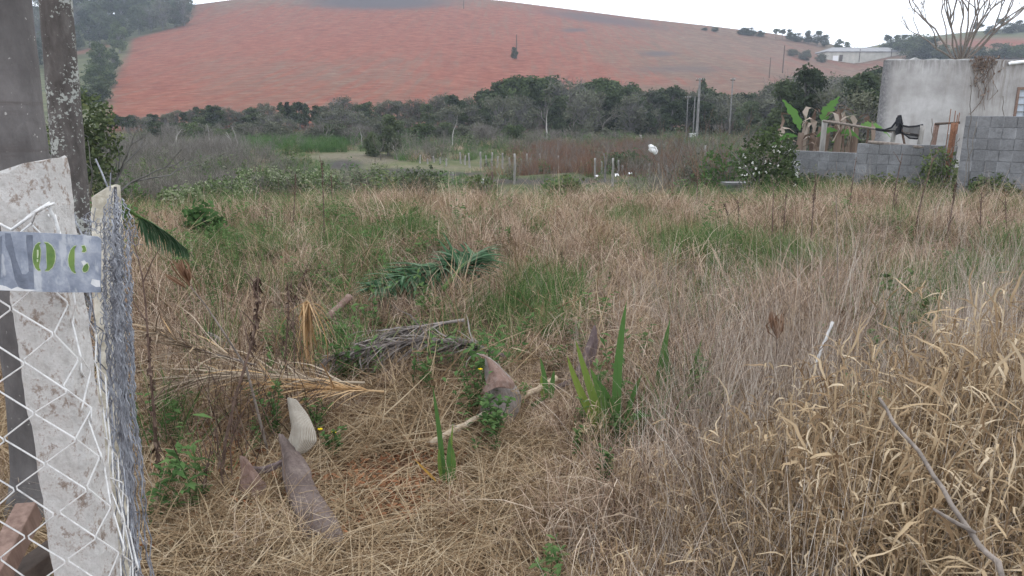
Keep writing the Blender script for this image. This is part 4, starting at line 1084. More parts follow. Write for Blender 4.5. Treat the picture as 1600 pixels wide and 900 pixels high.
def net_roll():
    """loose grey netting hanging in a bunch in front of the second post"""
    rng = random.Random(17); r = thing('wire_netting_roll', 'bunched roll of grey hexagonal wire netting hanging on the second post', 'wire netting', At(190, 600, 1.95)); 
    strand = MB(); hexm = MB()
    path = [(180, 292), (182, 330), (182, 400), (184, 470), (187, 540), (192, 640), (202, 760), (214, 960)]
    wid = [5, 17, 18, 18, 17, 17, 20, 25]
    def cen(t):
        k = min(len(path) - 2, int(t * (len(path) - 1))); f = t * (len(path) - 1) - k
        return (path[k][0] + (path[k + 1][0] - path[k][0]) * f, path[k][1] + (path[k + 1][1] - path[k][1]) * f, wid[k] + (wid[k + 1] - wid[k]) * f)
    for i in range(85):
        o = max(-1.1, min(1.1, rng.gauss(0, .62))); Yo = rng.uniform(1.86, 2.0); ph = rng.uniform(0, 6.28); fr = rng.uniform(14, 34); t0 = rng.uniform(0, .55); t1 = min(1, t0 + rng.uniform(.25, .8)); n = 30
        pts = []
        for k in range(n):
            t = t0 + (t1 - t0) * k / (n - 1); x, y, w = cen(t); zig = .14 * (1 if k % 2 else -1) * rng.uniform(.4, 1.2)
            pts.append(At(x + (o + zig + .12 * math.sin(fr * t + ph)) * w, y, Yo + .012 * math.sin(fr * t * .7 + ph)))
        strand.tube(pts, rng.uniform(.0009, .0021), 4, 0, False)
    # open hexagons spreading left over the cream post and out at the top
    for i in range(90):
        cx, cy = (rng.uniform(133, 176), rng.uniform(318, 460)) if i < 38 else (rng.uniform(112, 172), rng.uniform(455, 640)) if i < 60 else (rng.uniform(190, 214), rng.uniform(345, 390)) if i < 66 else (rng.uniform(165, 205), rng.uniform(300, 560))
        rr = rng.uniform(5, 10); Yo = rng.uniform(1.85, 1.99); ta = rng.uniform(0, 1); sq = rng.uniform(.35, .9)
        pts = [At(cx + rr * sq * math.cos(ta + q * 1.0472), cy + rr * math.sin(ta + q * 1.0472), Yo + rng.uniform(-.01, .01)) for q in range(7)]
        pts.append(At(cx + rng.uniform(-14, 14), cy + rng.uniform(-16, 16), Yo))
        hexm.tube(pts, .0011, 4, 0, False)
    part(strand, 'strand', M['wiregrey'], r); part(hexm, 'loose_mesh', M['wiregrey'], r)
    core = MB(); core.tube([At(*cen(t)[:2], 2.0) for t in [i / 14 for i in range(15)]], [max(.004, cen(i / 14)[2] * .25 * 1.9 / F) for i in range(15)], 10); part(core, 'inner_coil', plain('coil_dark', (.06, .055, .055), (.26, .26, .28), 12, .6, 1.0, 60, 'Object', (18, 18, 1.6), .02), r, True)
    w = MB()
    w.tube([At(168, 292, 1.95), At(160, 272, 1.95), At(152, 254, 1.95), At(149, 248, 1.95)], .0022, 5); w.tube([At(172, 298, 1.95), At(173, 270, 1.95)], .0016, 5)
    w.tube([At(100, 322, 1.9), At(112, 326, 1.9), At(120, 340, 1.9), At(108, 352, 1.9)], .0015, 5); w.tube([At(105, 335, 1.9), At(110, 360, 1.9)], .0012, 5)
    part(w, 'loose_end', M['wiregrey'], r)
net_roll()
pole('loose_batten', 'dark slanting wooden batten behind the whitewashed post, by the netting', 'batten', At(128, 640, 1.75), At(190, 930, 1.72), .014, M['darkwood'], 5, wob=.002)

def plate():
    D = 1.372
    c = At(62, 409, D); k = D / F * 1.0
    r = thing('number_plate', 'dented galvanised plate with green stencilled digits on the white post', 'plate', c)
    def X(px, py, off=0.0):
        q = At(px, py, D); return Vector((q.x - c.x, -off + .00 * px, q.z - c.z))
    m, t, out = mat('galvanised'); ob = N(t, 'ShaderNodeTexCoord').outputs['Object']
    n1 = noise(t, ob, 22, 6, .65); n2 = noise(t, ob, 160, 4, .7); n3 = noise(t, mapped(t, ob, (1, 1, .35)), 34, 5, .6)
    cc = ramp(t, n1, [(.32, (.14, .17, .225)), (.5, (.25, .285, .35)), (.68, (.40, .435, .49))])
    cc = mixc(t, math2(t, 'MULTIPLY', ramp(t, n3, [(.56, (0, 0, 0)), (.63, (1, 1, 1))]), .45), cc, (.58, .61, .63))
    cc = mixc(t, math2(t, 'MULTIPLY', ramp(t, n2, [(.64, (0, 0, 0)), (.72, (1, 1, 1))]), .6), cc, (.10, .12, .16))
    bsdf(t, out, cc, .55, n1, .2, .01, .15, .5)
    pts = [(-26, 361.5), (20, 362), (90, 365), (152, 369.5), (158, 374), (157.5, 430), (157, 457), (100, 457), (40, 455), (-26, 453)]
    fr = [X(*p) for p in pts]; bk = [X(*p) + Vector((0, .0016, 0)) for p in pts]; n = len(pts)
    b = MB(); b.add(fr + bk, [tuple(range(n - 1, -1, -1)), tuple(range(n, 2 * n))] + [(i, (i + 1) % n, n + (i + 1) % n, n + i) for i in range(n)])
    b.build('sheet', m, r)
    zx = lambda p: (p[0] * .15, 340 + p[1] * .15)
    def poly(name, P, mm, off):
        b = MB(); fr = [X(*zx(p), off) for p in P]; bk = [X(*zx(p), -.0002) for p in P]; n = len(P)
        b.add(fr + bk, [tuple(range(n))] + [(i, (i + 1) % n, n + (i + 1) % n, n + i) for i in range(n)]); return b.build(name, mm, r)
    def grow(P, s):
        cx = sum(p[0] for p in P) / len(P); cy = sum(p[1] for p in P) / len(P)
        o = []
        for x, y in P:
            L = math.hypot(x - cx, y - cy); o.append((x + (x - cx) / L * s, y + (y - cy) / L * s))
        return o
    G1 = [(425, 262), (400, 262), (370, 290), (350, 345), (344, 405), (350, 470), (372, 525), (400, 552), (427, 550), (412, 530), (408, 500), (418, 440), (424, 380), (424, 330), (410, 285)]
    G2 = [(460, 258), (500, 262), (540, 295), (568, 345), (576, 405), (570, 460), (548, 515), (510, 550), (468, 553), (488, 530), (492, 500), (488, 420), (486, 340), (480, 280)]
    G3 = [(795, 294), (770, 300), (740, 335), (720, 390), (714, 440), (722, 500), (745, 550), (775, 577), (792, 574), (780, 550), (776, 500), (776, 420), (778, 330)]
    G4 = [(852, 296), (880, 290), (893, 310), (900, 345), (880, 360), (855, 355), (866, 330)]
    G5 = [(912, 475), (925, 510), (915, 550), (890, 566), (868, 562), (862, 535), (875, 505), (895, 485)]
    grn = plain('stencil_green', (.075, .15, .045), (.16, .25, .07), 26, .6, .1, 90); pal = plain('stencil_edge', (.36, .45, .26), (.56, .60, .46), 40, .7, .1, 90)
    drk = plain('scraped_zinc', (.11, .13, .17), (.20, .23, .29), 30, .5, .2, 120, metal=.2); whi = plain('paint_splash', (.50, .52, .53), (.66, .67, .68), 30, .8, .2, 90)
    poly('scrape_mark', [(50, 160), (110, 165), (165, 420), (230, 590), (270, 590), (300, 560), (295, 440), (272, 250), (275, 175), (340, 182), (345, 480), (358, 745), (205, 745), (155, 640), (110, 420), (60, 300)], drk, .0003)
    poly('scrape_mark', [(0, 200), (20, 190), (15, 420), (5, 640), (0, 640)], drk, .0003)
    poly('paint_splash', [(0, 700), (60, 715), (120, 745), (180, 720), (250, 745), (370, 755), (430, 750), (300, 768), (0, 755)], whi, .0004)
    poly('paint_splash', [(960, 640), (1040, 655), (1046, 720), (1000, 722), (945, 690)], whi, .0003)
    for P in (G1, G2, G3, G4, G5): poly('digit_outline', grow(P, 8), pal, .0005)
    for P in (G1, G2, G3, G4, G5): poly('green_digit', P, grn, .0009)
    poly('paint_chip', [(388, 335), (404, 335), (406, 380), (400, 420), (390, 420)], pal, .0012); poly('paint_chip', [(385, 435), (402, 432), (402, 458), (388, 462)], pal, .0012)
    poly('paint_chip', [(845, 455), (880, 445), (905, 470), (870, 500)], whi, .0006)
plate()
def planks():
    def beam(label, a, b_, w, d, m):
        a, b_ = Vector(a), Vector(b_); L = (b_ - a).length; mb = MB(); mb.box((0, 0, 0), (w, d, L)); o = mb.build('wooden_beam', m); o.location = (a + b_) / 2
        o.rotation_euler = (b_ - a).to_track_quat('Z', 'Y').to_euler(); bv = o.modifiers.new('edge', 'BEVEL'); bv.width = .004; bv.segments = 2; tag(o, label, 'beam')
    beam('brown sawn beam leaning behind the foot of the white post', At(-28, 940, 1.62), At(46, 798, 1.9), .055, .07, M['plank'])
    beam('dark beam lying under the leaning brown one', At(-10, 935, 1.75), At(90, 860, 1.9), .07, .06, M['darkwood'])
planks()
# dry strips and the small fern hanging between post and palm
def dry_strips():
    mb = MB(); rng = random.Random(3)
    for i in range(7):
        x0 = 68 + rng.uniform(-3, 8); pts = [At(x0, 335, 1.75), At(x0 + 4 + i, 300 - i * 2, 1.75), At(x0 + 12 + i * 2, 268 - i, 1.75), At(x0 + 22 + rng.uniform(0, 14), 256 + rng.uniform(-3, 8), 1.75)]
        mb.ribbon(pts, [(1, 0, .3)] * 4, [.006, .008, .006, .002], rng.random())
    o = mb.build('dry_leaf_strip', M['fronddry'], None, origin=At(74, 300, 1.75)); tag(o, 'tan dry leaf strips stuck between the white post and the palm', 'dry leaf')
dry_strips()

# ------------------------------------------------------------------ palm debris on the ground
def sheath(name, label, st, m, parent=None, thick=.005, n=11, cat='palm sheath', wob=.004, seed=1):
    """st: stations (centre point, half-width vector, bulge vector): a curved husk with real thickness"""
    rng = random.Random(seed); fine = []
    for i in range(len(st) - 1):
        for k in range(4): fine.append(tuple(Vector(st[i][q]).lerp(Vector(st[i + 1][q]), k / 4) for q in range(3)))
    fine.append(tuple(Vector(q) for q in st[-1]))
    vs = []; kn = [(rng.gauss(0, .16), rng.gauss(0, .16)) for _ in range(len(st) + 1)]; rag = [tuple(kn[i // 4][q] * (1 - i % 4 / 4) + kn[i // 4 + 1][q] * (i % 4 / 4) + rng.gauss(0, .02) for q in (0, 1)) for i in range(len(fine))]
    for s_, (c, w, u) in enumerate(fine):
        for k in range(n):
            a = -1 + 2 * k / (n - 1)
            vs.append(c + w * a * (1 + (rag[s_][0] if a < 0 else rag[s_][1]) * abs(a) ** 3) + u * ((1 - abs(a) ** 1.35) * 1.1 - .45 * max(0, abs(a) - .7)) + u.normalized() * w.length * .10 * math.sin(a * 5 + s_ * .25 + seed) + Vector((rng.gauss(0, wob), rng.gauss(0, wob), rng.gauss(0, wob))) * .6)
    b = MB(); b.add(vs, [(i * n + k, i * n + k + 1, (i + 1) * n + k + 1, (i + 1) * n + k) for i in range(len(fine) - 1) for k in range(n - 1)], [k / (n - 1) for _ in fine for k in range(n)])
    if parent is not None:
        o = part(b, name, m, parent, True)
    else:
        o = b.build(name, m, None, True, origin=st[0][0]); tag(o, label, cat)
    sd = o.modifiers.new('thickness', 'SOLIDIFY'); sd.thickness = thick; sd.offset = 0
    sb = o.modifiers.new('smooth', 'SUBSURF'); sb.levels = 1; sb.render_levels = 1
    return o
def huskmat(name, a, b_, c_, sc=14, dirt=(.36, .30, .26)):
    m, t, out = mat(name); ob = N(t, 'ShaderNodeTexCoord').outputs['Object']
    n1 = noise(t, ob, sc, 6, .65); n2 = noise(t, mapped(t, ob, (1, 1, .25)), 70, 5, .7)
    c = ramp(t, n1, [(.3, a), (.5, b_), (.7, c_)]); c = mixc(t, .5, c, ramp(t, n2, [(.3, a), (.7, c_)]))
    c = mixc(t, math2(t, 'MULTIPLY', ramp(t, noise(t, ob, 26, 6, .7), [(.56, (0, 0, 0)), (.66, (1, 1, 1))]), .5), c, dirt)
    bsdf(t, out, c, .8, n2, .8, .01, 0, .2); return m
M['huskbrown'] = huskmat('husk_brown', (.075, .055, .048), (.135, .10, .09), (.20, .16, .145), dirt=(.27, .22, .18))
M['huskred'] = huskmat('husk_red', (.11, .065, .05), (.19, .115, .09), (.29, .21, .18))
M['huskpurple'] = huskmat('husk_purple', (.085, .06, .06), (.14, .10, .10), (.21, .165, .16))
M['huskgrey'] = huskmat('husk_grey', (.15, .125, .11), (.25, .215, .195), (.36, .33, .31))
def ribbed():
    m, t, out = mat('ribbed_husk'); at = N(t, 'ShaderNodeAttribute', attribute_name='tone'); ob = N(t, 'ShaderNodeTexCoord').outputs['Object']
    w = math2(t, 'ADD', math2(t, 'MULTIPLY', math2(t, 'SINE', math2(t, 'MULTIPLY', at.outputs['Fac'], 120)), .5), .5)
    f = math2(t, 'ADD', math2(t, 'MULTIPLY', w, .55), math2(t, 'MULTIPLY', noise(t, ob, 30, 5, .6), .6))
    c = ramp(t, f, [(.2, (.20, .17, .13)), (.5, (.34, .30, .245)), (.85, (.45, .415, .36))])
    bsdf(t, out, c, .7, w, .6, .006, 0, .3); return m
M['ribbed'] = ribbed()
def stations(Y, rows):
    """rows: (px, py, half width px, Y offset, bulge toward the viewer in m, tilt)"""
    out = []
    for px, py, hw, dy, bu, tl in rows:
        y = Y + dy; c = At(px, py, y); k = y / F; bu *= .55
        out.append((c, Vector((hw * k * math.cos(tl), .25 * hw * k, hw * k * math.sin(tl))), Vector((0, -bu, bu * .7))))
    return out
Ya = G(500, 850).y
sheath('palm_sheath', 'grey-brown fallen palm sheath bent over in the front litter', stations(Ya, [(438, 678, 3, .42, .0, -.5), (452, 700, 13, .38, .03, -.3), (466, 735, 24, .30, .05, 0), (470, 765, 26, .25, .06, .15), (484, 795, 33, .12, .06, .2), (496, 825, 37, .02, .05, .3), (516, 850, 24, -.03, .03, .35), (534, 858, 6, -.04, .01, .4)]), M['huskbrown'], wob=.003, seed=2, cat='palm sheath')
sheath('palm_husk', 'pale ribbed palm husk standing behind the grey-brown sheath', stations(Ya + .42, [(455, 622, 7, .05, .01, -.35), (464, 645, 15, .04, .035, -.25), (473, 668, 19, .02, .06, -.15), (474, 692, 21, 0, .065, .1), (464, 713, 20, -.02, .05, .45), (444, 733, 12, -.03, .03, .8)]), M['ribbed'], wob=.001, seed=3, cat='palm husk', n=15)
sheath('palm_sheath', 'small reddish piece of palm sheath left of the bent one', stations(Ya + .3, [(378, 712, 4, 0, .0, -.4), (387, 735, 12, 0, .02, -.2), (396, 760, 20, -.02, .03, 0), (402, 788, 15, -.05, .03, .1)]), M['huskred'], wob=.003, seed=4)
sheath('palm_sheath', 'curved dark strip of sheath joining the two brown pieces', stations(Ya + .35, [(390, 733, 6, 0, .01, 1.2), (410, 734, 7, 0, .01, 1.4), (432, 727, 8, 0, .02, 1.3), (448, 718, 8, 0, .02, 1.1)]), M['huskpurple'], wob=.002, seed=5)
Yb = G(775, 655).y
sheath('palm_sheath', 'hook-tipped brown palm sheath standing in the middle of the litter', stations(Yb, [(748, 553, 4, .10, .0, -.1), (763, 559, 8, .10, .01, -.5), (774, 577, 15, .08, .04, -.2), (779, 600, 25, .05, .08, .05), (778, 622, 33, .02, .11, .1), (776, 645, 32, -.02, .10, .1), (780, 672, 22, -.06, .05, .1)]), M['huskgrey'], wob=.003, seed=6)
sheath('palm_sheath', 'reddish upper skin of the hook-tipped sheath', stations(Yb, [(750, 554, 3, .06, .0, -.1), (765, 562, 7, .04, .02, -.5), (774, 579, 13, .0, .05, -.2), (779, 599, 22, -.05, .095, .05), (778, 612, 27, -.065, .11, .1)]), M['huskred'], wob=.003, seed=16, thick=.004)
Yc = G(890, 615).y
sheath('palm_sheath', 'dark purple palm sheath rising to a point behind the broad green leaves', stations(Yc, [(929, 508, 2, .10, 0, 0), (926, 535, 10, .09, .02, .1), (918, 560, 16, .07, .03, .35), (905, 588, 20, .04, .04, .6), (880, 608, 18, .0, .03, 1.0), (845, 622, 14, -.02, .02, 1.3), (822, 628, 6, -.03, .01, 1.4)]), M['huskpurple'], wob=.003, seed=7)
pole('palm_stalk', 'pale stalk lying across the litter below the hook-tipped sheath', 'stalk', G(672, 712) + Vector((0, 0, .05)), G(760, 668) + Vector((0, 0, .07)), .016, M['fronddry'] if False else plain('pale_stalk', (.40, .32, .23), (.60, .51, .40), 20, .7, .3, 60), 7, wob=.004)
pole('palm_stalk', 'tan stalk running on towards the purple sheath', 'stalk', G(790, 655) + Vector((0, 0, .06)), G(868, 622) + Vector((0, 0, .12)), .018, plain('tan_stalk', (.33, .245, .165), (.50, .40, .29), 20, .7, .3, 60), 7, wob=.005)
sheath('dry_husk', 'small pale curled husk beside the lying stalk', stations(G(712, 690).y, [(706, 664, 4, 0, .01, 0), (712, 676, 9, 0, .02, .2), (711, 690, 6, 0, .02, .2)]), M['ribbed'], wob=.002, seed=8, cat='husk')
sheath('dry_husk', 'flat dark bark flake on the straw at the bottom centre', stations(G(650, 850).y, [(588, 858, 3, 0, .01, 1.4), (620, 852, 9, 0, .02, 1.5), (655, 849, 11, 0, .03, 1.5), (690, 846, 4, 0, .01, 1.5)]), M['huskpurple'], wob=.004, seed=9, cat='bark')
sheath('dry_husk', 'pale rolled husk lying at the left of the dry frond', stations(G(345, 555).y, [(322, 520, 3, .0, .01, .9), (335, 528, 6, 0, .02, .9), (350, 537, 6, 0, .02, .9), (362, 545, 3, 0, .01, .9)]), M['huskgrey'], wob=.002, seed=10, cat='husk')
pole('dry_stalk', 'pinkish cut palm stalk end by the grey frond', 'stalk', At(512, 498, G(520, 530).y), At(546, 464, G(520, 530).y + .25), .028, M['huskred'], 8, wob=.004)

def frond(name, label, spine, nleaf, L, droop, lm, sm_, seed, r0=.018, width=.022, side=1.0, fwd=.8, up=.15, cat='palm frond', lo=.12, drag=True, mess=.06):
    """fallen palm leaf: a spine and rows of narrow leaflets on either side"""
    rng = random.Random(seed); r = thing(name, label, cat, spine[0])
    n = len(spine) - 1
    def sp(t): k = min(n - 1, int(t * n)); return spine[k].lerp(spine[k + 1], t * n - k), (spine[k + 1] - spine[k]).normalized()
    b = MB(); b.tube([sp(i / 16)[0] for i in range(17)], [r0 * (1 - .85 * i / 16) for i in range(17)], 6, .8); part(b, 'spine', sm_, r, True)
    b = MB()
    for i in range(nleaf):
        t = lo + (1 - lo) * i / nleaf
        for s in (-1, 1):
            q, d = sp(t); o = Vector((-d.y, d.x, 0)).normalized() * s
            dd = (o * side * rng.uniform(.5, 1.2) + d * fwd * rng.uniform(.7, 1.3) + Vector((rng.gauss(0, mess * 2.2), rng.gauss(0, mess * 2.2), 0)) * (mess > .1) + Vector((0, 0, up * rng.uniform(-.3, 1.6)))).normalized()
            LL = L * (rng.uniform(.7, 1.1) if mess < .1 else rng.uniform(.3, 1.15)) * (.55 + .45 * math.sin(math.pi * min(1, t + .1))); pts = []; wd = []; ww = []; p_ = q.copy()
            for k in range(6):
                pts.append(p_.copy()); a = dd.cross(Vector((0, 0, 1))).normalized(); wd.append((a + Vector((0, 0, rng.uniform(-.5, .5)))).normalized()); ww.append(width * (1, 1, .95, .8, .5, .1)[k])
                dd = (dd + Vector((rng.gauss(0, mess), rng.gauss(0, mess), -droop * rng.uniform(.6, 1.4) + rng.gauss(0, mess * .5)))).normalized(); p_ = p_ + dd * LL / 5
                if drag: p_.z = max(p_.z, h(p_.x, p_.y) + .03 + .02 * rng.random())
            b.ribbon(pts, wd, ww, rng.random())
    part(b, 'leaflet', lm, r)
    return r
def lift(pts): return [G(px, py) + Vector((0, 0, dz)) for px, py, dz in pts]
frond('palm_frond', 'fresh green palm frond lying on the dry grass in mid field', [At(750, 432, 6.1) , At(710, 418, 6.1), At(675, 424, 5.9), At(630, 434, 5.7), At(588, 450, 5.5)], 170, .42, .13, M['frondgreen'], M['frondgreen'], 201, .02, .028, .8, .7, .35, lo=.02, drag=False)
frond('palm_frond', 'pale-stalked end of green palm frond behind the first', [At(692, 452, 5.5), At(724, 414, 5.9), At(744, 400, 6.2)], 80, .42, .18, M['frondgreen'], M['weed'], 202, .022, .026, 1.0, .6, .6, lo=.35, drag=False)
frond('palm_frond', 'green palm frond hanging down from the netting roll at the left', [At(190, 318, 4.3), At(212, 336, 4.4), At(236, 348, 4.55), At(264, 366, 4.7), At(292, 390, 4.85)], 70, .22, .3, M['frondgreen'], M['weed'], 203, .012, .010, .4, .7, -.3, lo=.3, drag=False)
frond('dry_frond', 'tan dry palm frond sweeping left across the litter', [At(570, 598, 3.55), At(500, 596, 3.5), At(430, 588, 3.5), At(350, 585, 3.45), At(285, 596, 3.4)], 80, .62, .11, M['fronddry'], M['fronddry'], 204, .007, .008, .42, 1.1, .3, 'dry palm frond', mess=.115)
frond('dry_frond', 'fanned dry palm frond reaching back to the netting roll', [At(400, 570, 3.7), At(345, 556, 3.65), At(295, 542, 3.55), At(235, 515, 3.4)], 60, .58, .12, M['fronddry'], M['huskgrey'], 205, .007, .008, .45, 1.0, .3, 'dry palm frond', mess=.115)
frond('dry_frond', 'grey weathered palm frond lying dark across the middle', [At(790, 556, 4.15), At(740, 542, 4.15), At(670, 530, 4.1), At(600, 538, 4.05), At(520, 556, 4.0)], 200, .36, .14, M['frondgrey'], M['huskpurple'], 206, .012, .011, .2, 1.2, .12, 'dry palm frond', mess=.2)
frond('dry_frond', 'second grey frond piled over the first, pale on top', [At(725, 500, 4.4), At(670, 508, 4.4), At(620, 518, 4.3), At(570, 534, 4.2)], 120, .34, .12, M['frondgrey'], M['huskgrey'], 207, .012, .011, .2, 1.2, .12, 'dry palm frond', mess=.18)
frond('dry_frond', 'orange-tan strands of palm leaf hanging in a sheaf', [At(470, 482, 4.0), At(480, 470, 4.0), At(484, 474, 3.98)], 34, .46, .7, M['frondorange'], M['frondorange'], 208, .006, .008, .25, .1, -1.2, 'palm leaf sheaf', drag=False, mess=.12)
frond('dry_frond', 'orange straw of a split frond under the tan one', [At(600, 612, 3.4), At(540, 608, 3.4), At(470, 606, 3.4), At(400, 600, 3.4)], 60, .45, .10, M['frondorange'], M['frondorange'], 209, .006, .008, .25, 1.2, .2, 'dry palm frond', mess=.17)

# ------------------------------------------------------------------ tufts the grass stuff is made of
def tuft(seed, n, Rr, L, w, lean, bend, segs, m, kink=(.25, .8), leanbias=None, tone=(0, 1), prof=.7, twist=.6):
    rng = random.Random(seed); b = MB()
    for i in range(n):
        a = rng.uniform(0, 6.283); q = Rr * math.sqrt(rng.random())
        az = rng.uniform(0, 6.283) if leanbias is None or rng.random() > leanbias[1] else rng.gauss(leanbias[0], .6)
        blade(b, rng, (q * math.cos(a), q * math.sin(a), 0), az, rng.uniform(*L), rng.uniform(*w), rng.uniform(*lean), rng.uniform(*bend), rng.uniform(*kink), segs, rng.uniform(*tone), rng.gauss(0, twist), prof)
    return b.mesh('tuft', m)
def straw_tuft(seed, n, Rr, ht, m):
    """dead leafy stems: a cane with broad curled leaves leaving it at the nodes"""
    rng = random.Random(seed); b = MB()
    for i in range(n):
        a = rng.uniform(0, 6.283); q = Rr * math.sqrt(rng.random()); L = rng.uniform(*ht)
        az = rng.gauss(2.6, .9); tn = rng.uniform(.3, .9)
        pts = blade(b, rng, (q * math.cos(a), q * math.sin(a), 0), az, L, rng.uniform(.0035, .0055), rng.uniform(.05, .4), rng.uniform(.0, .55), .7, 5, tn, .2, .25)
        for k in range(rng.randint(4, 8)):
            t = rng.uniform(.25, 1.0); f = t * 5; k0 = min(4, int(f)); p0 = pts[k0] + (pts[k0 + 1] - pts[k0]) * (f - k0)
            la = rng.uniform(0, 6.283); LL = rng.uniform(.06, .2); ww = rng.uniform(.0035, .0115); th = rng.uniform(.2, 1.3); pp = [p0]; wd = []; wl = []; p_ = p0.copy(); curl = rng.uniform(.35, 1.1); tw = rng.gauss(0, 1.2); la2 = la
            for s in range(6):
                t2 = s / 6; th += curl * .5 * (t2 + .3); la2 += rng.gauss(0, .32); th += rng.gauss(0, .22)
                p_ = p_ + np.array((math.cos(la2) * math.sin(th), math.sin(la2) * math.sin(th), math.cos(th))) * LL / 6
                if p_[2] < .01: p_[2] = .012
                pp.append(p_.copy())
            for s in range(7):
                an = la + 1.57 + tw * s / 6; wd.append((math.cos(an), math.sin(an), .5 * math.sin(tw * s / 5))); wl.append(ww * (.5, .9, 1, .95, .75, .45, .08)[s])
            b.ribbon(pp, wd, wl, min(.92, max(0, tn + rng.uniform(-.5, .3))))
    return b.mesh('tuft', m)
def leaf_litter_tuft(seed, n, Rr, m):
    rng = random.Random(seed); b = MB()
    for i in range(n):
        a = rng.uniform(0, 6.283); q = Rr * math.sqrt(rng.random()); s = rng.uniform(.012, .03); c = Vector((q * math.cos(a), q * math.sin(a), rng.uniform(.006, .03)))
        an = rng.uniform(0, 6.283); d = Vector((math.cos(an), math.sin(an), rng.gauss(0, .3))); w = Vector((-math.sin(an), math.cos(an), rng.gauss(0, .4)))
        b.ribbon([c - d * s, c + Vector((0, 0, s * rng.uniform(-.2, .5))), c + d * s], [w, w, w], [s * .25, s * rng.uniform(.6, 1), s * .15], rng.random())
    return b.mesh('tuft', m)
def weed_tuft(seed, n, Rr, L, size, m, nl=(9, 16)):
    rng = random.Random(seed); b = MB()
    for i in range(n):
        a = rng.uniform(0, 6.283); q = Rr * math.sqrt(rng.random()); pts = blade(b, rng, (q * math.cos(a), q * math.sin(a), 0), rng.uniform(0, 6.28), rng.uniform(*L), .004, rng.uniform(0, .4), rng.uniform(0, .5), .5, 4, .1, .2, .3)
        for k in range(rng.randint(*nl)):
            t = rng.uniform(.2, 1); f = t * 4; k0 = min(3, int(f)); p0 = Vector(pts[k0] + (pts[k0 + 1] - pts[k0]) * (f - k0)); la = rng.uniform(0, 6.283); d = Vector((math.cos(la), math.sin(la), rng.uniform(-.1, .9))).normalized(); s = size * rng.uniform(.6, 1.2)
            w = d.cross(Vector((rng.gauss(0, .4), rng.gauss(0, .4), 1))).normalized()
            b.ribbon([p0, p0 + d * s * .5, p0 + d * s - Vector((0, 0, s * .2))], [w, w, w], [s * .1, s * .36, s * .03], min(1, max(0, .25 + .55 * t + rng.uniform(-.2, .2))))
    return b.mesh('tuft', m)
def brush_tuft(seed, n, Rr, ht, m, r=.006, kids=2, sp=.45, up=.3):
    rng = random.Random(seed); b = MB()
    for i in range(n):
        a = rng.uniform(0, 6.283); q = Rr * math.sqrt(rng.random())
        limb(b, rng, (q * math.cos(a), q * math.sin(a), -.05), (math.cos(a) * .35, math.sin(a) * .35, 1), ht * rng.uniform(.35, .6), r, kids, sp, up, None, (2, 4), 3)
    return b.mesh('tuft', m)

nrng = np.random.default_rng(77)
def wedge(y0, y1, dens, half=.78, pad=.6):
    """random ground points in the strip the picture can see (a little wider on both sides)"""
    area = half * (y1 ** 2 - y0 ** 2) + 2 * pad * (y1 - y0); n = int(area * dens)
    y = np.empty(0)
    while len(y) < n:
        c = nrng.uniform(y0, y1, n * 2); keep = nrng.random(n * 2) < (half * c + pad) / (half * y1 + pad); y = np.concatenate([y, c[keep]])
    y = y[:n]; x = nrng.uniform(-1, 1, n) * (half * y + pad)
    return x, y
def ppx(x, y):
    z = H(x, y); px, py = proj(x, y, z); return px, py, z
PATCH = lambda px, py, L: np.clip(sum(w * ell(px, py, cx, cy, rx, ry, .45) for cx, cy, rx, ry, w in L), 0, 1)
DEBRIS = [(660, 548, 150, 34, 1), (440, 600, 150, 26, .7), (665, 445, 105, 34, .95), (490, 800, 60, 60, .8), (780, 660, 50, 40, .7), (960, 690, 55, 36, .7), (695, 750, 40, 25, .8), (900, 612, 50, 26, .8), (320, 700, 95, 60, .6), (1035, 640, 30, 25, .6)]
GREEN = [(835, 500, 80, 40, 1), (860, 470, 60, 30, .5), (1080, 405, 90, 24, .9), (985, 350, 55, 12, .8), (1250, 425, 90, 34, .7), (1590, 440, 70, 50, .8), (1420, 490, 90, 45, .6), (1130, 455, 60, 30, .5), (1330, 300, 220, 14, .6), (600, 385, 90, 22, .5), (450, 400, 170, 30, .35), (340, 450, 60, 55, .5), (560, 430, 40, 40, .5), (1150, 315, 120, 14, .6), (1290, 300, 160, 14, .8), (1500, 330, 120, 20, .5),
         (330, 325, 150, 16, .8), (600, 345, 120, 12, .3), (700, 310, 60, 8, .4), (900, 305, 60, 8, .4), (440, 345, 200, 22, .3), (700, 370, 120, 18, .35), (500, 470, 70, 30, .4), (1330, 370, 160, 22, .35), (860, 345, 90, 14, .35), (300, 760, 60, 22, .2), (240, 690, 40, 60, .25), (520, 660, 30, 30, .4), (1000, 650, 90, 60, .35), (750, 600, 40, 40, .5), (520, 580, 60, 40, .4), (1180, 420, 50, 20, .3)]
BARE_L = [(320, 715, 105, 60, 1), (585, 765, 130, 45, 1), (640, 715, 70, 30, .7), (430, 790, 80, 30, .4)]
clumpy = lambda x, y, s, ph: .5 + .25 * np.sin(x * s + ph) * np.cos(y * s * .8 + ph * 2) + .25 * np.sin(x * s * 2.3 - y * s * 1.9 + ph)

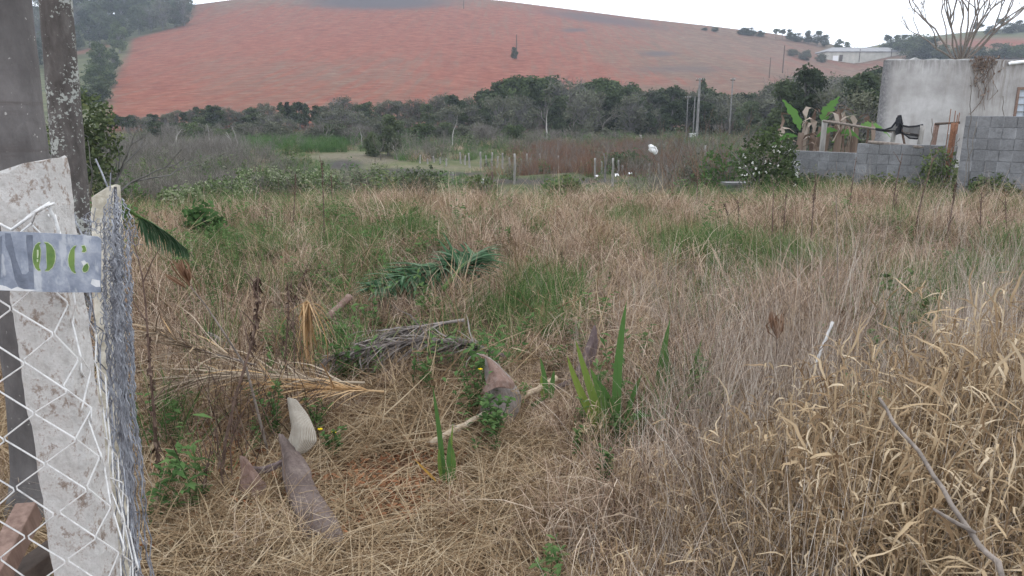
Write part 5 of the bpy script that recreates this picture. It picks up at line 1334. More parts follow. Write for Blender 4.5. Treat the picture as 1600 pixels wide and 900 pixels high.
T_mat = [tuft(300 + i, 56, .16, (.22, .55), (.0035, .007), (.25, 1.15), (.5, 2.0), 5, M['drygrass'], leanbias=(i * 1.05, .6)) for i in range(7)] + [tuft(310 + i, 44, .15, (.3, .6), (.0035, .006), (.0, .6), (.5, 1.9), 5, M['drygrass']) for i in range(3)]
T_wis = [tuft(320 + i, 34, .14, (.35, .8), (.0018, .0032), (.0, .55), (-.1, .6), 3, M['wispy'], leanbias=(2.7, .55), prof=.35, twist=.2) for i in range(5)]
T_flat = [tuft(330 + i, 60, .17, (.12, .42), (.0028, .006), (1.0, 1.5), (.0, .5), 4, M['straw'], twist=.9) for i in range(6)]
T_grn = [tuft(340 + i, 40, .13, (.14, .36), (.0045, .008), (.05, .7), (.1, .9), 4, M['green']) for i in range(5)]
T_straw = [straw_tuft(350 + i, 21, .13, (.35, .85), M['straw']) for i in range(7)]
T_lit = [leaf_litter_tuft(360 + i, 44, .16, M['litter']) for i in range(4)]
T_weed = [weed_tuft(370 + i, 6, .10, (.18, .42), .055, M['weed']) for i in range(5)]

def emit(name, parts, label, cat='grass'):
    protos = []; P = []; Ro = []; Sc = []; Ix = []
    for meshes, x, y, sc, tilt in parts:
        n = len(x); base = len(protos); protos += meshes
        z = H(x, y); P.append(np.stack([x, y, z], 1)); a = nrng.normal(0, tilt, (n, 2)); Ro.append(np.stack([a[:, 0], a[:, 1], nrng.uniform(0, 6.283, n) if tilt >= 0 else np.zeros(n)], 1))
        sc = np.asarray(sc); Sc.append(np.stack([sc * nrng.uniform(.85, 1.2, n), sc * nrng.uniform(.85, 1.2, n), sc * nrng.uniform(.75, 1.2, n)], 1)); Ix.append(base + nrng.integers(0, len(meshes), n))
    scatter(name, protos, np.concatenate(P), np.concatenate(Ro), np.concatenate(Sc), np.concatenate(Ix), label, cat)

def keep(x, y, p): k = nrng.random(len(x)) < p; return x[k], y[k]
def lot(y0, y1, d): 
    x, y = wedge(y0, y1, d); return x, y
def litter_zone(px, py, x, y):
    return sm(3.75, 3.2, y + .25 * np.sin(x * 3)) * sm(.30, -.05, x - .02 * y)
# matted dry grass of the whole lot
parts = []
for y0, y1, d, s in ((1.0, 4.2, 60, 1.0), (4.2, 8, 46, 1.0), (8, 16.5, 30, 1.12)):
    x, y = lot(y0, y1, d); px, py, z = ppx(x, y)
    g = PATCH(px, py, GREEN); lz = litter_zone(px, py, x, y); tall = sm(.22, .5, x / np.maximum(y, 1)) * sm(4.6, 3.2, y)
    edge = 1 - sm(13.2, 14.6, y + sm(.15, .45, -x / y) * 1.5) * (x / y < .36)
    wall = 1 - sm(12.4, 13.3, y) * sm(.50, .56, x / y)
    p = (1 - .88 * g) * (1 - .85 * PATCH(px, py, DEBRIS)) * (1 - .93 * lz) * (1 - .55 * tall) * edge * (.55 + .75 * clumpy(x, y, 1.1, .7)) * wall
    k = nrng.random(len(x)) < p; x, y = x[k], y[k]
    tus = clumpy(x, y, 3.1, .4) * .6 + clumpy(x, y, 1.2, 2.1) * .6
    hs = (.30 + .80 * tus) * s * nrng.uniform(.65, 1.3, len(x))
    dip = 1 - .45 * sm(.25, -.1, x - .05 * y) * sm(4.6, 3.6, y)
    parts.append((T_mat, x, y, hs * dip, .12))
emit('dry_grass', parts, 'bent brown dry grass covering the empty lot')
# wispy grey stalks, thick on the right
parts = []
for y0, y1, d in ((1.1, 4.5, 34), (4.5, 9, 20), (9, 15, 8)):
    x, y = lot(y0, y1, d); px, py, z = ppx(x, y); lz = litter_zone(px, py, x, y)
    right = sm(.02, .3, x / np.maximum(y, 1)) * sm(7.5, 4.5, y)
    p = (.05 + .72 * right) * (1 - .95 * lz) * (1 - .5 * PATCH(px, py, GREEN)) * (1 - sm(13, 14, y)) * (1 - .15 * sm(.3, .5, x / y) * sm(2.4, 1.8, y))
    x, y = keep(x, y, p); parts.append((T_wis, x, y, .62 + .42 * sm(.1, .45, x / y) - .0 * y, .1))
emit('wispy_grass', parts, 'thin grey dry stalks standing thick at the right of the lot')
# dead leafy straw in the lower right corner
parts = []
x, y = wedge(1.0, 4.2, 76); r_ = x / y
p = sm(.16, .42, r_ + .05 * np.sin(y * 5)) * sm(3.3, 2.1, y - .3 * r_) * sm(.95, 1.15, y)
x, y = keep(x, y, p); parts.append((T_straw, x, y, .62 + .34 * sm(.3, .6, x / y) * sm(1.2, 2.0, y), .12))
x, y = wedge(1.6, 5.0, 14); x, y = keep(x, y, .35 * sm(-.1, .2, x / y) * sm(.5, .3, x / y)); parts.append((T_straw, x, y, np.full(len(x), .45), .25))
emit('dead_straw', parts, 'tall dead straw with curled broad leaves in the lower right corner')
# flattened straw on the ground of the litter zone
parts = []
x, y = wedge(1.7, 5.2, 95); px, py, z = ppx(x, y)
p = litter_zone(px, py, x, y) * (1 - .8 * PATCH(px, py, BARE_L)) * (1 - .6 * PATCH(px, py, DEBRIS)) + .25 * sm(5, 4, y); x, y = keep(x, y, p); parts.append((T_flat, x, y, np.full(len(x), .95), .06))
x, y = wedge(3.2, 13, 26); px, py, z = ppx(x, y); x, y = keep(x, y, (.75 - .3 * sm(0, .3, x / y)) * (1 - PATCH(px, py, GREEN)) * (1 - PATCH(px, py, DEBRIS))); parts.append((T_flat, x, y, nrng.uniform(.8, 1.5, len(x)), .5))
emit('straw_litter', parts, 'flattened pale straw lying over the ground at lower left')
x, y = wedge(1.8, 5.0, 70); px, py, z = ppx(x, y); x, y = keep(x, y, PATCH(px, py, BARE_L) * .9 + .06 * litter_zone(px, py, x, y))
emit('leaf_litter', [(T_lit, x, y, np.full(len(x), .85), .05)], 'reddish dry leaf litter in the gaps of the straw', 'leaf litter')
# green grass
parts = []
for y0, y1, d in ((1.8, 5, 40), (5, 9, 38), (9, 15.5, 22)):
    x, y = lot(y0, y1, d); px, py, z = ppx(x, y); x, y = keep(x, y, np.clip(PATCH(px, py, GREEN) * .95, 0, 1) * (.55 + .7 * clumpy(x, y, 2.2, .3)) + .01 + .05 * sm(3.5, 6, y)); parts.append((T_grn, x, y, .85 + .5 * clumpy(x, y, 1.9, 1.0), .1))
emit('green_grass', parts, 'patches of fresh green grass among the dry grass')
WEEDS = [(420, 410, 190, 60, .8), (330, 450, 60, 60, .8), (600, 380, 120, 40, .6), (560, 440, 60, 50, .8), (360, 345, 160, 25, .6), (520, 560, 60, 60, .7), (760, 590, 50, 50, .9), (430, 610, 25, 60, .8), (1000, 620, 120, 80, .35), (1440, 480, 60, 40, .4), (1300, 330, 250, 30, .3), (1600, 460, 60, 50, .4), (780, 640, 50, 40, .8), (930, 690, 60, 40, .6), (270, 720, 60, 60, .3)]
parts = []
for y0, y1, d in ((2, 6, 16), (6, 14, 12)):
    x, y = lot(y0, y1, d); px, py, z = ppx(x, y); x, y = keep(x, y, PATCH(px, py, WEEDS) * .9 + .07); parts.append((T_weed, x, y, nrng.uniform(.5, 1.15, len(x)), .12))
emit('green_weeds', parts, 'small leafy green weeds scattered through the dry grass', 'weeds')

# ------------------------------------------------------------------ rough growth of the valley
V_grass = [tuft(400 + i, 70, .45, (.25, .7), (.012, .024), (.0, .7), (.1, 1.2), 3, M['green'], tone=(0, .7)) for i in range(3)] + [tuft(405 + i, 60, .45, (.3, .8), (.010, .02), (.0, .7), (.2, 1.4), 3, M['drygrass'], tone=(0, .8)) for i in range(2)]
V_grey = [brush_tuft(410 + i, 12, .45, 1.0, M['twiggrey'], .007, 2, .42) for i in range(4)]
V_rust = [tuft(420 + i, 80, .45, (.5, 1.0), (.008, .016), (.0, .45), (.0, .7), 3, M['rustgrass']) for i in range(3)] + [brush_tuft(425, 10, .4, .9, M['twiggrey'], .006, 2, .4)]
V_weed = [weed_tuft(430 + i, 14, .4, (.4, .9), .13, m_, (10, 16)) for i, m_ in enumerate((M['weed'], M['treegrey'], M['treelight']))]
V_reed = [tuft(440 + i, 60, .5, (.6, 1.2), (.014, .026), (.0, .5), (.2, 1.1), 3, M['green'], tone=(0, .6)) for i in range(2)]
def valley(x, y):
    px, py, z = ppx(x, y)
    lawn = np.clip(ell(px, py, 545, 248, 75, 12, .4) + ell(px, py, 610, 266, 130, 13, .5) + ell(px, py, 760, 258, 110, 12, .5) * .6 + ell(px, py, 960, 265, 90, 10, .5) * .6, 0, 1)
    house = ((x > 9.5) & (y > 13) & (y < 31)).astype(float)
    return px, py, lawn, house
def spread(bands, f):
    X = []; Y = []
    for y0, y1, d in bands:
        x, y = wedge(y0, y1, d, .8, 2); px, py, lawn, house = valley(x, y); x, y = keep(x, y, f(px, py, x, y) * (1 - lawn) * (1 - house)); X.append(x); Y.append(y)
    return np.concatenate(X), np.concatenate(Y)
B3 = ((14, 26, 2.6), (26, 50, 1.0), (50, 112, .42))
greyz = lambda px, y: sm(440, 330, px) * sm(120, 170, px) * sm(14, 20, y) * sm(80, 60, y)
redz = lambda px, y: sm(780, 840, px) * sm(1090, 1030, px) * sm(36, 42, y) * sm(84, 70, y)
x, y = spread(B3, lambda px, py, x, y: (1 - .6 * greyz(px, y)) * (1 - .7 * redz(px, y)) * .9)
fz = 1 - .6 * ((lambda q: sm(620, 660, q) * sm(1090, 1050, q))(ppx(x, y)[0])) * sm(46, 38, y)
x2, y2 = spread(((15, 40, .8), (40, 100, .3)), lambda px, py, x, y: .55 - .45 * sm(620, 660, px) * sm(1060, 1030, px) * sm(46, 38, y))
emit('valley_grass', [(V_grass, x, y, nrng.uniform(.4, 1.1, len(x)) * (.62 + y / 80) * fz, .1), (V_weed, x2, y2, nrng.uniform(.5, 1.1, len(x2)) * (.8 + y2 / 80), .1)], 'rough green and brown growth over the valley floor')
x, y = spread(((14, 30, 3.0), (30, 85, 1.3)), lambda px, py, x, y: greyz(px, y) * (.1 + .9 * clumpy(x, y, .5, 1.2)) + .04 + .35 * sm(1020, 1080, px) * sm(1260, 1200, px) * sm(17, 22, y) * sm(50, 40, y))
emit('grey_brush', [(V_grey, x, y, nrng.uniform(.5, 1.4, len(x)) * (.75 + .65 * sm(25, 50, y)), .14)], 'dense grey leafless brush at the left of the valley', 'brush')
x, y = spread(((36, 90, 2.2),), lambda px, py, x, y: redz(px, y) + .12 * sm(700, 800, px) * sm(60, 40, y))
emit('rust_brush', [(V_rust, x, y, nrng.uniform(.6, 1.2, len(x)) * 1.15, .1)], 'reddish brown dead brush behind the fence stakes', 'brush')
x, y = spread(((55, 95, 2.5),), lambda px, py, x, y: np.clip(ell(px, py, 445, 232, 75, 8, .3) + .8 * ell(px, py, 520, 232, 22, 8, .3), 0, 1))
emit('green_reeds', [(V_reed, x, y, nrng.uniform(.9, 1.4, len(x)), .05)], 'bright green reeds in the valley below the tree line', 'reeds')
x, y = spread(((60, 100, 1.6),), lambda px, py, x, y: np.clip(ell(px, py, 1050, 216, 95, 5, .4) + .7 * ell(px, py, 1200, 217, 40, 5, .4), 0, 1))
T_pale = [tuft(450, 80, .5, (.4, .8), (.014, .024), (.0, .6), (.3, 1.3), 3, M['wispy'])]
emit('pale_grass', [(T_pale, x, y, nrng.uniform(.9, 1.4, len(x)), .05)], 'pale dry grass bank in front of the middle trees')
# pale-leaved shrubs along the left rim of the lot
srng = random.Random(91)
for i in range(26):
    px = 258 + i * 9.9 + srng.uniform(-7, 7); Y = 17.0 - 3.2 * max(0, (380 - px) / 120) + srng.uniform(-1.2, 2.4); p = on(px, Y)
    yt = np.interp(px, [250, 320, 380, 420, 470, 515], [282, 272, 258, 252, 262, 264]) + srng.uniform(0, 14)
    ht = max(.45, ztop(yt, Y) - p.z)
    leafy('pale_shrub', 'shrub with whitish leaf tips at the left rim of the dry lot', p, ht * .36, ht, int(34 + 30 * ht), .045, 'paleleaf', 500 + i, .1, 'bush', 3)['group'] = 'pale-leaved shrubs at the left rim'
for i, (px, Y, rx, hh, n, lm, tx) in enumerate(((632, 22, .6, .8, 120, 'treelight', 'small green bush left of the dark near stake'), (655, 21, .7, 1.0, 150, 'treeleaf', 'dark round bush left of the dark near stake'), (750, 20, .45, .7, 100, 'treelight', 'green bush at the foot of the dark near stake'), (880, 20, .7, .8, 140, 'weed', 'dark green bush at the rim below the middle stakes'), (885, 14.2, .35, .55, 90, 'treelight', 'bright green weed at the far rim of the lot'),
                              (558, 24, .4, .7, 80, 'treegrey', 'olive bush at the rim below the dirt path'), (1100, 21, .8, 1.5, 200, 'treegrey', 'grey-green bush in the brush left of the white-flowered bush'), (1140, 19, .7, 1.5, 170, 'weed', 'leggy green bush just left of the white-flowered bush'), (300, 9.0, .2, .5, 60, 'weed', 'dark green weed at left beside the hanging frond'), (985, 42, 1.4, 1.3, 160, 'treeleaf', 'dark rounded bush below the pale grass bank'))):
    leafy('green_bush', tx, on(px, Y), rx, hh, n, .06 if Y < 30 else .14, lm, 600 + i, 0)
M['darkleaf'] = leafmat('dark_dead_leaf', [(0, (.05, .033, .026)), (.6, (.11, .075, .06)), (1, (.19, .14, .11))], .1, 0)
def tangle(px, Y, hh, tx, seed, m='twiggrey', n=26, sp=.5, r=.008):
    rng = random.Random(seed); p = on(px, Y); b = MB()
    for i in range(n):
        q = p + Vector((rng.gauss(0, sp), rng.gauss(0, sp * .8), 0)); d = Vector((rng.gauss(0, .35), rng.gauss(0, .35), 1)); limb(b, rng, q, d, hh * rng.uniform(.35, .7), r, 2, .4, .2, None, (1, 3), 4)
    o = b.build('dead_brush', M[m], None, origin=p); tag(o, tx, 'brush')
tangle(302, 2.95, .5, 'dark thin dead stems standing in the reddish litter by the netting', 7, 'darkleaf', 16, .17, .0028)
tangle(350, 3.2, .45, 'dark tangle of dead twigs under the tan dry frond', 8, 'darkleaf', 22, .22, .003)
tangle(1050, 21, 1.5, 'tangle of brown bare stems right of the white bag', 1); tangle(1085, 20, 1.7, 'taller tangle of bare stems in the middle of the brush', 2, 'rustgrass'); tangle(1118, 19, 1.7, 'tangle of reddish stems beside the leggy bush', 3, 'rustgrass'); tangle(1015, 24, 1.2, 'low bare tangle under the white bag', 4)
def arc(px0, py0, px1, py1, Y, tx): 
    pole('dead_stalk', tx, 'dead weed', At(px0, py0, Y), At(px1, py1, Y), .007, M['twiggrey'], 5, wob=.02)
arc(1142, 262, 1137, 155, 20, 'tall thin pale stem rising out of the brush before the trees')
for px0, py0, px1, py1, Y, tx in ((1513, 290, 1517, 120, 13.2, 'tall dead stem standing in front of the stained plaster'), (1504, 300, 1526, 190, 13.1, 'slanting dead stem in front of the tall block wall'), (1455, 262, 1456, 185, 14.0, 'thin dead stem before the middle of the plaster'), (1566, 230, 1567, 150, 13.6, 'thin dead stem under the drain pipe'), (1482, 245, 1500, 215, 13.5, 'grey slanting twig by the rebar column')):
    arc(px0, py0, px1, py1, Y, tx)

# ------------------------------------------------------------------ single plants of the lot
def broad(name, label, leaves, Y, seed, m=None):
    rng = random.Random(seed); b0 = leaves[0][0]; root = At(*b0, Y); r = thing(name, label, 'plant', Vector((root.x, root.y, h(root.x, root.y))))
    for (pb, pm, pt, wpx, tone, dy) in leaves:
        k = Y / F; A_, B_, C_ = At(*pb, Y), At(*pm, Y + dy * .5), At(*pt, Y + dy); n = 9; pts = []; wd = []; ww = []
        for i in range(n):
            t = i / (n - 1); pts.append(A_ * (1 - t) ** 2 + B_ * 2 * t * (1 - t) + C_ * t * t)
        for i in range(n):
            d = (pts[min(i + 1, n - 1)] - pts[max(i - 1, 0)]).normalized(); a = d.cross(Vector((.25, 1, 0))).normalized(); wd.append(a); ww.append(wpx * k * min(1, .55 + i / 4) * (1 - (i / (n - 1)) ** 3) ** .8 + .001)
        b = MB(); fold = []
        for p_, a, w in zip(pts, wd, ww): fold += [p_ - a * w / 2, p_ + Vector((0, .18 * w, 0)), p_ + a * w / 2]
        b.add(fold, [(3 * i + j, 3 * i + j + 1, 3 * i + 4 + j, 3 * i + 3 + j) for i in range(n - 1) for j in (0, 1)], tone); part(b, 'leaf', M['yellowleaf'] if tone > 1.5 else M['iris'], r)
broad('broad_leaf_plant', 'clump of tall sword-shaped green leaves right of the purple sheath', [((965, 690), (958, 590), (979, 470), 16, .45, .1), ((955, 700), (925, 620), (899, 530), 15, .85, .0), ((948, 690), (905, 620), (886, 555), 14, .95, -.05), ((975, 690), (955, 620), (930, 590), 13, .4, -.1),
      ((960, 705), (970, 640), (1020, 650), 12, .35, -.1), ((950, 660), (935, 600), (922, 575), 12, .6, .1), ((985, 700), (962, 640), (940, 605), 14, .4, -.15), ((945, 680), (925, 650), (905, 625), 12, .3, .1), ((970, 690), (985, 620), (1003, 585), 9, .3, .1)], 3.38, 1)
broad('broad_leaf_plant', 'smaller clump of blue-green blades right of the sword-leaved clump', [((1025, 645), (1028, 590), (1047, 498), 14, .35, .05), ((1040, 640), (1040, 590), (1043, 545), 15, .3, 0), ((1010, 645), (1010, 620), (1020, 600), 13, .25, 0), ((1000, 645), (1003, 620), (1012, 610), 10, .3, 0), ((1062, 640), (1075, 600), (1097, 530), 7, .45, .1)], 3.8, 2)
broad('broad_leaf_plant', 'single narrow green blade plant standing in the front litter', [((694, 755), (690, 690), (676, 603), 10, .35, .05), ((702, 760), (700, 720), (703, 680), 9, .5, 0), ((690, 750), (685, 720), (686, 700), 7, .75, 0), ((705, 755), (715, 715), (702, 690), 7, .6, 0), ((712, 750), (700, 725), (708, 660), 6, .8, .1)], 2.95, 3)
broad('broad_leaf_plant', 'low arching green blades beside the hook-tipped sheath', [((800, 662), (825, 635), (858, 618), 9, .5, -.1), ((855, 622), (852, 590), (844, 558), 9, .5, .1), ((862, 622), (862, 600), (866, 578), 9, .35, .1), ((848, 622), (845, 600), (846, 585), 6, .9, .1)], 3.8, 4)
broad('yellow_leaf', 'single yellow-orange blade lying in the front litter', [((682, 752), (665, 735), (648, 718), 5, 2, .05)], 2.9, 5)
def sprig(px, py, ht, size, n, tx, seed, lm='weed', flower=0):
    g = G(px, py); rng = random.Random(seed); r = thing('leafy_weed', tx, 'weed', g); b = MB(); lf = MB()
    for i in range(n):
        a = rng.uniform(0, 6.28); pts = [Vector((0, 0, 0))]; d = Vector((math.cos(a) * .3, math.sin(a) * .3, 1)).normalized()
        for k in range(4): d = (d + Vector((rng.gauss(0, .12), rng.gauss(0, .12), .05))).normalized(); pts.append(pts[-1] + d * ht / 4 * rng.uniform(.8, 1.1))
        b.tube(pts, [.004, .0035, .003, .002, .0012], 4)
        for k in range(30):
            t = rng.uniform(.15, 1) * 3.99; q = pts[int(t)].lerp(pts[int(t) + 1], t % 1); la = rng.uniform(0, 6.28); dd = Vector((math.cos(la), math.sin(la), rng.uniform(0, .8))).normalized(); s = size * .6 * rng.uniform(.7, 1.2); w = dd.cross(Vector((rng.gauss(0, .3), rng.gauss(0, .3), 1))).normalized()
            lf.ribbon([q, q + dd * s * .3, q + dd * s * .7, q + dd * s - Vector((0, 0, s * .15))], [w] * 4, [s * .12, s * .5, s * .45, s * .04], rng.uniform(.2, 1))
    b.build('stem', M['weed'], r); lf.build('leaf', M[lm], r)
    if flower:
        fl = MB()
        for k in range(flower):
            q = Vector((rng.gauss(0, .03), rng.gauss(0, .03), ht * rng.uniform(.5, .9)))
            for a in range(5): fl.quad(q + Vector((math.cos(a * 1.257), math.sin(a * 1.257), 0)) * .006, Vector((math.cos(a * 1.257), math.sin(a * 1.257), .3)) * .006, Vector((-math.sin(a * 1.257), math.cos(a * 1.257), .2)) * .005, .5)
        fl.build('flower', M['petal'], r)
for px, py, ht, size, n, tx, fl in ((432, 690, .34, .05, 4, 'upright small-leaved weed in front of the tan dry frond', 0), (770, 690, .24, .06, 6, 'round-leaved weed at the foot of the hook-tipped sheath', 0), (745, 640, .3, .045, 6, 'bushy fine-leaved weed left of the hook-tipped sheath', 1), (525, 720, .16, .05, 4, 'small weed with yellow flowers beside the bent sheath', 2), (935, 770, .2, .05, 4, 'round-leaved weed below the sword-leaved clump', 0), (1085, 640, .34, .05, 5, 'leafy weed right of the blue-green blades', 0), (540, 600, .26, .06, 4, 'leafy weed in front of the grey frond at its left end', 0), (495, 690, .26, .045, 5, 'green weed right of the pale ribbed husk', 0), (335, 470, .5, .05, 6, 'tall light green weed at left in mid field', 0), (350, 520, .5, .05, 6, 'second tall light green weed at left, nearer', 0), (410, 640, .2, .05, 3, 'small weed in the shade of the tan frond', 0), (1420, 560, .5, .085, 5, 'broad-leaved yellow-green weed in the right grass', 0), (1400, 545, .55, .08, 4, 'second broad-leaved weed left of the yellow-green one', 0), (900, 720, .16, .05, 3, 'low clover-like weed in front of the sword leaves', 0), (280, 770, .14, .05, 4, 'low green weed at the front by the netting', 0), (310, 800, .10, .045, 4, 'lowest green weed in the bare patch', 0), (1290, 570, .3, .06, 3, 'small green weed at the white stick', 0)):
    sprig(px, py, ht, size, n, tx, int(px * 7 + py), 'treelight' if 'yellow-green' in tx or 'light green' in tx else 'weed', fl)

def stalk(label, pts, r0, m='darkstem', crumple=0, span=(.3, 1), heads=(), seed=1, twigs=0, group=None):
    """dead weed stem: pixel/depth points from foot to tip, with crumpled leaves or seed heads"""
    rng = random.Random(seed); P = [At(*p) for p in pts]; P[0].z = min(P[0].z, h(P[0].x, P[0].y) + .02) if pts[0][2] > 2.2 else P[0].z
    r = thing('dry_weed_stalk', label, 'dead weed', P[0], 0, group); b = MB(); b.tube(P, [r0 * (1 - .7 * i / (len(P) - 1)) for i in range(len(P))], 5)
    def sp(t): f = t * (len(P) - 1); k = min(len(P) - 2, int(f)); return P[k].lerp(P[k + 1], f - k), (P[k + 1] - P[k]).normalized()
    for i in range(twigs):
        q, d = sp(rng.uniform(.3, .95)); e = q + (d * .6 + Vector((rng.gauss(0, .5), rng.gauss(0, .5), .3))).normalized() * rng.uniform(.08, .22); b.tube([q, q.lerp(e, .5) + Vector((0, 0, .01)), e], [r0 * .4, r0 * .3, r0 * .15], 4)
    part(b, 'stem', M[m], r)
    if crumple:
        c = MB()
        for i in range(crumple):
            q, d = sp(rng.uniform(*span)); s = rng.uniform(.012, .035); a = Vector((rng.gauss(0, 1), rng.gauss(0, 1), rng.gauss(-.4, .8))).normalized(); w = a.cross(d + Vector((.1, .2, 0))).normalized()
            q2 = q + a * s; c.ribbon([q, q + a * s * .6 + Vector((0, 0, .004)), q2 + Vector((rng.gauss(0, .006), 0, -.012))], [w, w, w], [.003, s * .5, .003], rng.random())
        part(c, 'dead_leaf', M['darkleaf'], r)
    for (hp, hq, wpx) in heads:
        c = MB(); A_, B_ = At(*hp), At(*hq); L = (B_ - A_)
        for i in range(9):
            o = Vector((rng.gauss(0, 1), rng.gauss(0, 1), 0)) * wpx * .35 * hp[2] / F; c.ribbon([A_, A_ + L * .35 + o, A_ + L * .7 + o * 1.2, B_ + o * .5], [Vector((1, .2, .1))] * 4, [.002, wpx * .22 * hp[2] / F, wpx * .2 * hp[2] / F, .001], rng.random())
        part(c, 'seed_head', M['headbrown'], r)
M['darkleaf'] = leafmat('dark_dead_leaf', [(0, (.05, .033, .026)), (.6, (.11, .075, .06)), (1, (.19, .14, .11))], .1, 0)
M['headbrown'] = leafmat('seed_head', [(0, (.12, .065, .04)), (.6, (.22, .13, .085)), (1, (.34, .22, .15))], .15, 0)
stalk('dark dead stem with shrivelled leaves beside the netting roll', [(252, 760, 2.9), (245, 700, 2.9), (240, 640, 2.9), (234, 570, 2.95), (228, 480, 3.0), (222, 430, 3.0), (208, 372, 3.05)], .008, crumple=110, span=(.0, .6), seed=1, twigs=4)
stalk('dark dead stem curving up in front of the tan frond', [(346, 745, 2.85), (352, 690, 2.85), (368, 620, 2.9), (385, 565, 2.9), (398, 520, 2.95), (404, 470, 2.95), (401, 432, 3.0)], .008, crumple=90, span=(.55, 1), seed=2, twigs=6)
stalk('grey slanting stem with brown pods at its upper left end', [(412, 615, 3.1), (385, 575, 3.05), (350, 520, 3.0), (322, 478, 3.0), (297, 447, 2.95)], .0065, 'stick', heads=(((297, 448, 2.95), (268, 407, 2.95), 9), ((295, 440, 2.95), (284, 405, 2.9), 11), ((290, 450, 2.95), (258, 428, 2.95), 10), ((296, 440, 2.95), (290, 420, 2.9), 12)), seed=3)
stalk('dead stem with dark curled leaves behind the curving one', [(446, 600, 3.6), (446, 560, 3.6), (449, 510, 3.6), (451, 470, 3.6), (449, 440, 3.6)], .006, crumple=70, span=(.1, 1), seed=4, twigs=4)
stalk('dead stem with small dark leaves at the left of the orange sheaf', [(458, 600, 3.7), (460, 540, 3.7), (458, 480, 3.7), (482, 412, 3.8)], .005, crumple=40, span=(.3, 1), seed=5, twigs=3)
stalk('short dead stem in the reddish leaf litter', [(320, 790, 2.7), (322, 740, 2.7), (330, 700, 2.7)], .005, crumple=14, seed=6, twigs=4)
stalk('thin dead stem left of the reddish sheath piece', [(350, 770, 2.75), (344, 720, 2.75), (336, 668, 2.75)], .004, crumple=10, seed=7, twigs=5)
stalk('bare dead twig between the curving stem and the small sheath', [(362, 745, 2.8), (360, 700, 2.8), (372, 650, 2.8), (366, 610, 2.8)], .004, crumple=6, seed=8, twigs=6)
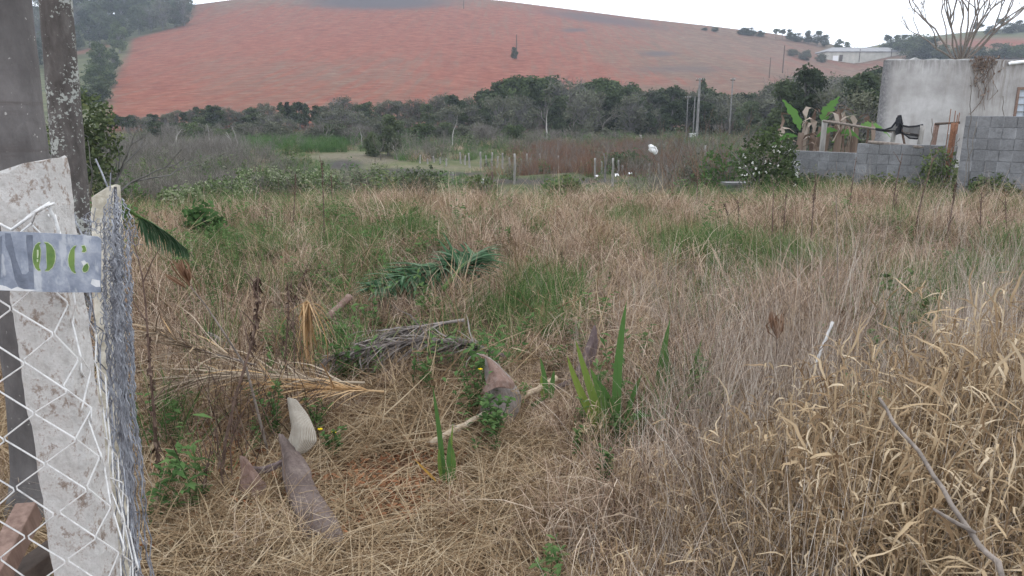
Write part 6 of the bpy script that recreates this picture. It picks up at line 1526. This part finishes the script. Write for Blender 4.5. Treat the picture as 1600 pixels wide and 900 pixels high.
for i, (p0, p1, p2, r0, cr, tx, sp_) in enumerate((((507, 392), (506, 330), (503, 250), .010, 46, 'tall brown stem with a reddish plume near the left rim', (.75, 1)), ((457, 368), (460, 320), (462, 272), .010, 36, 'brown plumed stem left of the tallest one', (.6, 1)), ((415, 362), (415, 340), (417, 316), .008, 16, 'short dark stem at the left rim', (.3, 1)), ((404, 335), (406, 305), (407, 292), .008, 20, 'short reddish plume at the left rim', (.3, 1)), ((518, 300), (518, 285), (517, 268), .012, 20, 'small plume right of the tallest stem', (.2, 1)),
      ((1325, 345), (1330, 300), (1338, 245), .012, 8, 'dark stem left of the middle block wall', (.5, 1)), ((1391, 350), (1398, 300), (1410, 240), .013, 10, 'dark stem in front of the middle block wall', (.5, 1)), ((1396, 360), (1398, 325), (1403, 298), .010, 14, 'shorter dark stem below the middle block wall', (.5, 1)), ((1427, 372), (1440, 310), (1459, 244), .013, 12, 'dark slanting stem at the right end of the middle wall', (.4, 1)), ((1476, 392), (1485, 340), (1494, 284), .013, 60, 'dark stem with a shrivelled brown head under the tall wall', (.75, 1)),
      ((1266, 396), (1270, 330), (1275, 268), .011, 34, 'dark stem with withered leaves below the lowest wall', (.55, .9)), ((1222, 384), (1226, 340), (1228, 304), .010, 8, 'thin dark stem left of the withered one', (.5, 1)), ((1206, 398), (1207, 340), (1209, 290), .010, 8, 'thin straight dark stem farther left of the withered one', (.5, 1)), ((1155, 376), (1154, 340), (1153, 312), .010, 16, 'short dark stem in the green patch', (.4, 1)), ((1146, 366), (1138, 340), (1132, 318), .009, 30, 'brown-headed stem in the middle right grass', (.6, 1)),
      ((880, 450), (879, 420), (878, 394), .007, 20, 'short dark-headed stem in the middle of the field', (.6, 1)), ((1090, 300), (1090, 280), (1091, 262), .012, 6, 'thin dark stem at the far rim before the brush', (.5, 1)), ((1052, 310), (1051, 290), (1050, 270), .012, 6, 'dark stem at the far rim under the brush', (.5, 1)), ((1530, 380), (1532, 340), (1534, 300), .011, 16, 'dim dark stem at the foot of the tall wall', (.5, 1)), ((1575, 380), (1572, 345), (1571, 310), .011, 12, 'dark stem near the right edge under the tall wall', (.5, 1)), ((240, 420), (243, 380), (248, 330), .006, 6, 'thin pale stem right of the netting top', (.5, 1)))):
    Y = min(G(*p0).y, 12.5); stalk(tx, [(*p0, Y), (*p1, Y), (*p2, Y + .1)], r0 * 1.05, 'darkstem', cr, sp_, seed=40 + i, twigs=3, group='dead weed stems standing in the field')
stalk('tall pale thin stem rising through the right field', [(1310, 470, 5.0), (1309, 400, 5.0), (1306, 300, 5.1), (1307, 252, 5.1)], .004, 'stick', seed=70)
stalk('pale stem leaning in the right field', [(1378, 470, 5.0), (1373, 420, 5.0), (1368, 380, 5.1)], .004, 'stick', seed=71)
stalk('withered brown leaf tuft upright in the right grass', [(1214, 570, 3.6), (1214, 540, 3.6), (1212, 515, 3.6)], .004, 'darkstem', heads=(((1214, 528, 3.6), (1206, 487, 3.6), 12), ((1214, 528, 3.6), (1222, 490, 3.6), 12), ((1214, 530, 3.6), (1214, 500, 3.6), 14)), seed=72)
pole('white_stick', 'whitish straight stick leaning in the right grass', 'stick', At(1272, 575, 3.4), At(1301, 503, 3.5), .007, M['white'] if False else plain('bleached_wood', (.45, .44, .43), (.62, .61, .60), 30, .8, .3, 90), 6, wob=.002)
def branch():
    r = thing('fallen_branch', 'grey forked branch lying on the dead straw at lower right', 'branch', At(1580, 912, 1.42)); b = MB(); rng = random.Random(5)
    A_, B_ = At(1585, 915, 1.40), At(1374, 622, 2.0); mid1 = At(1520, 835, 1.55); mid2 = At(1445, 725, 1.74); ps = [A_, mid1, mid2, B_]; fine = []
    for i in range(3):
        for k in range(5): fine.append(ps[i].lerp(ps[i + 1], k / 5) + Vector((rng.gauss(0, .003), rng.gauss(0, .003), rng.gauss(0, .003))))
    fine.append(B_); b.tube(fine, [.0072 - .003 * i / len(fine) for i in range(len(fine))], 8); part(b, 'main_limb', M['stick'], r, True)
    b = MB(); b.tube([mid1 + Vector((.004, -.0, .004)), At(1490, 815, 1.56), At(1458, 795, 1.6)], [.005, .005, .0035], 7); part(b, 'side_limb', M['stick'], r, True)
branch()
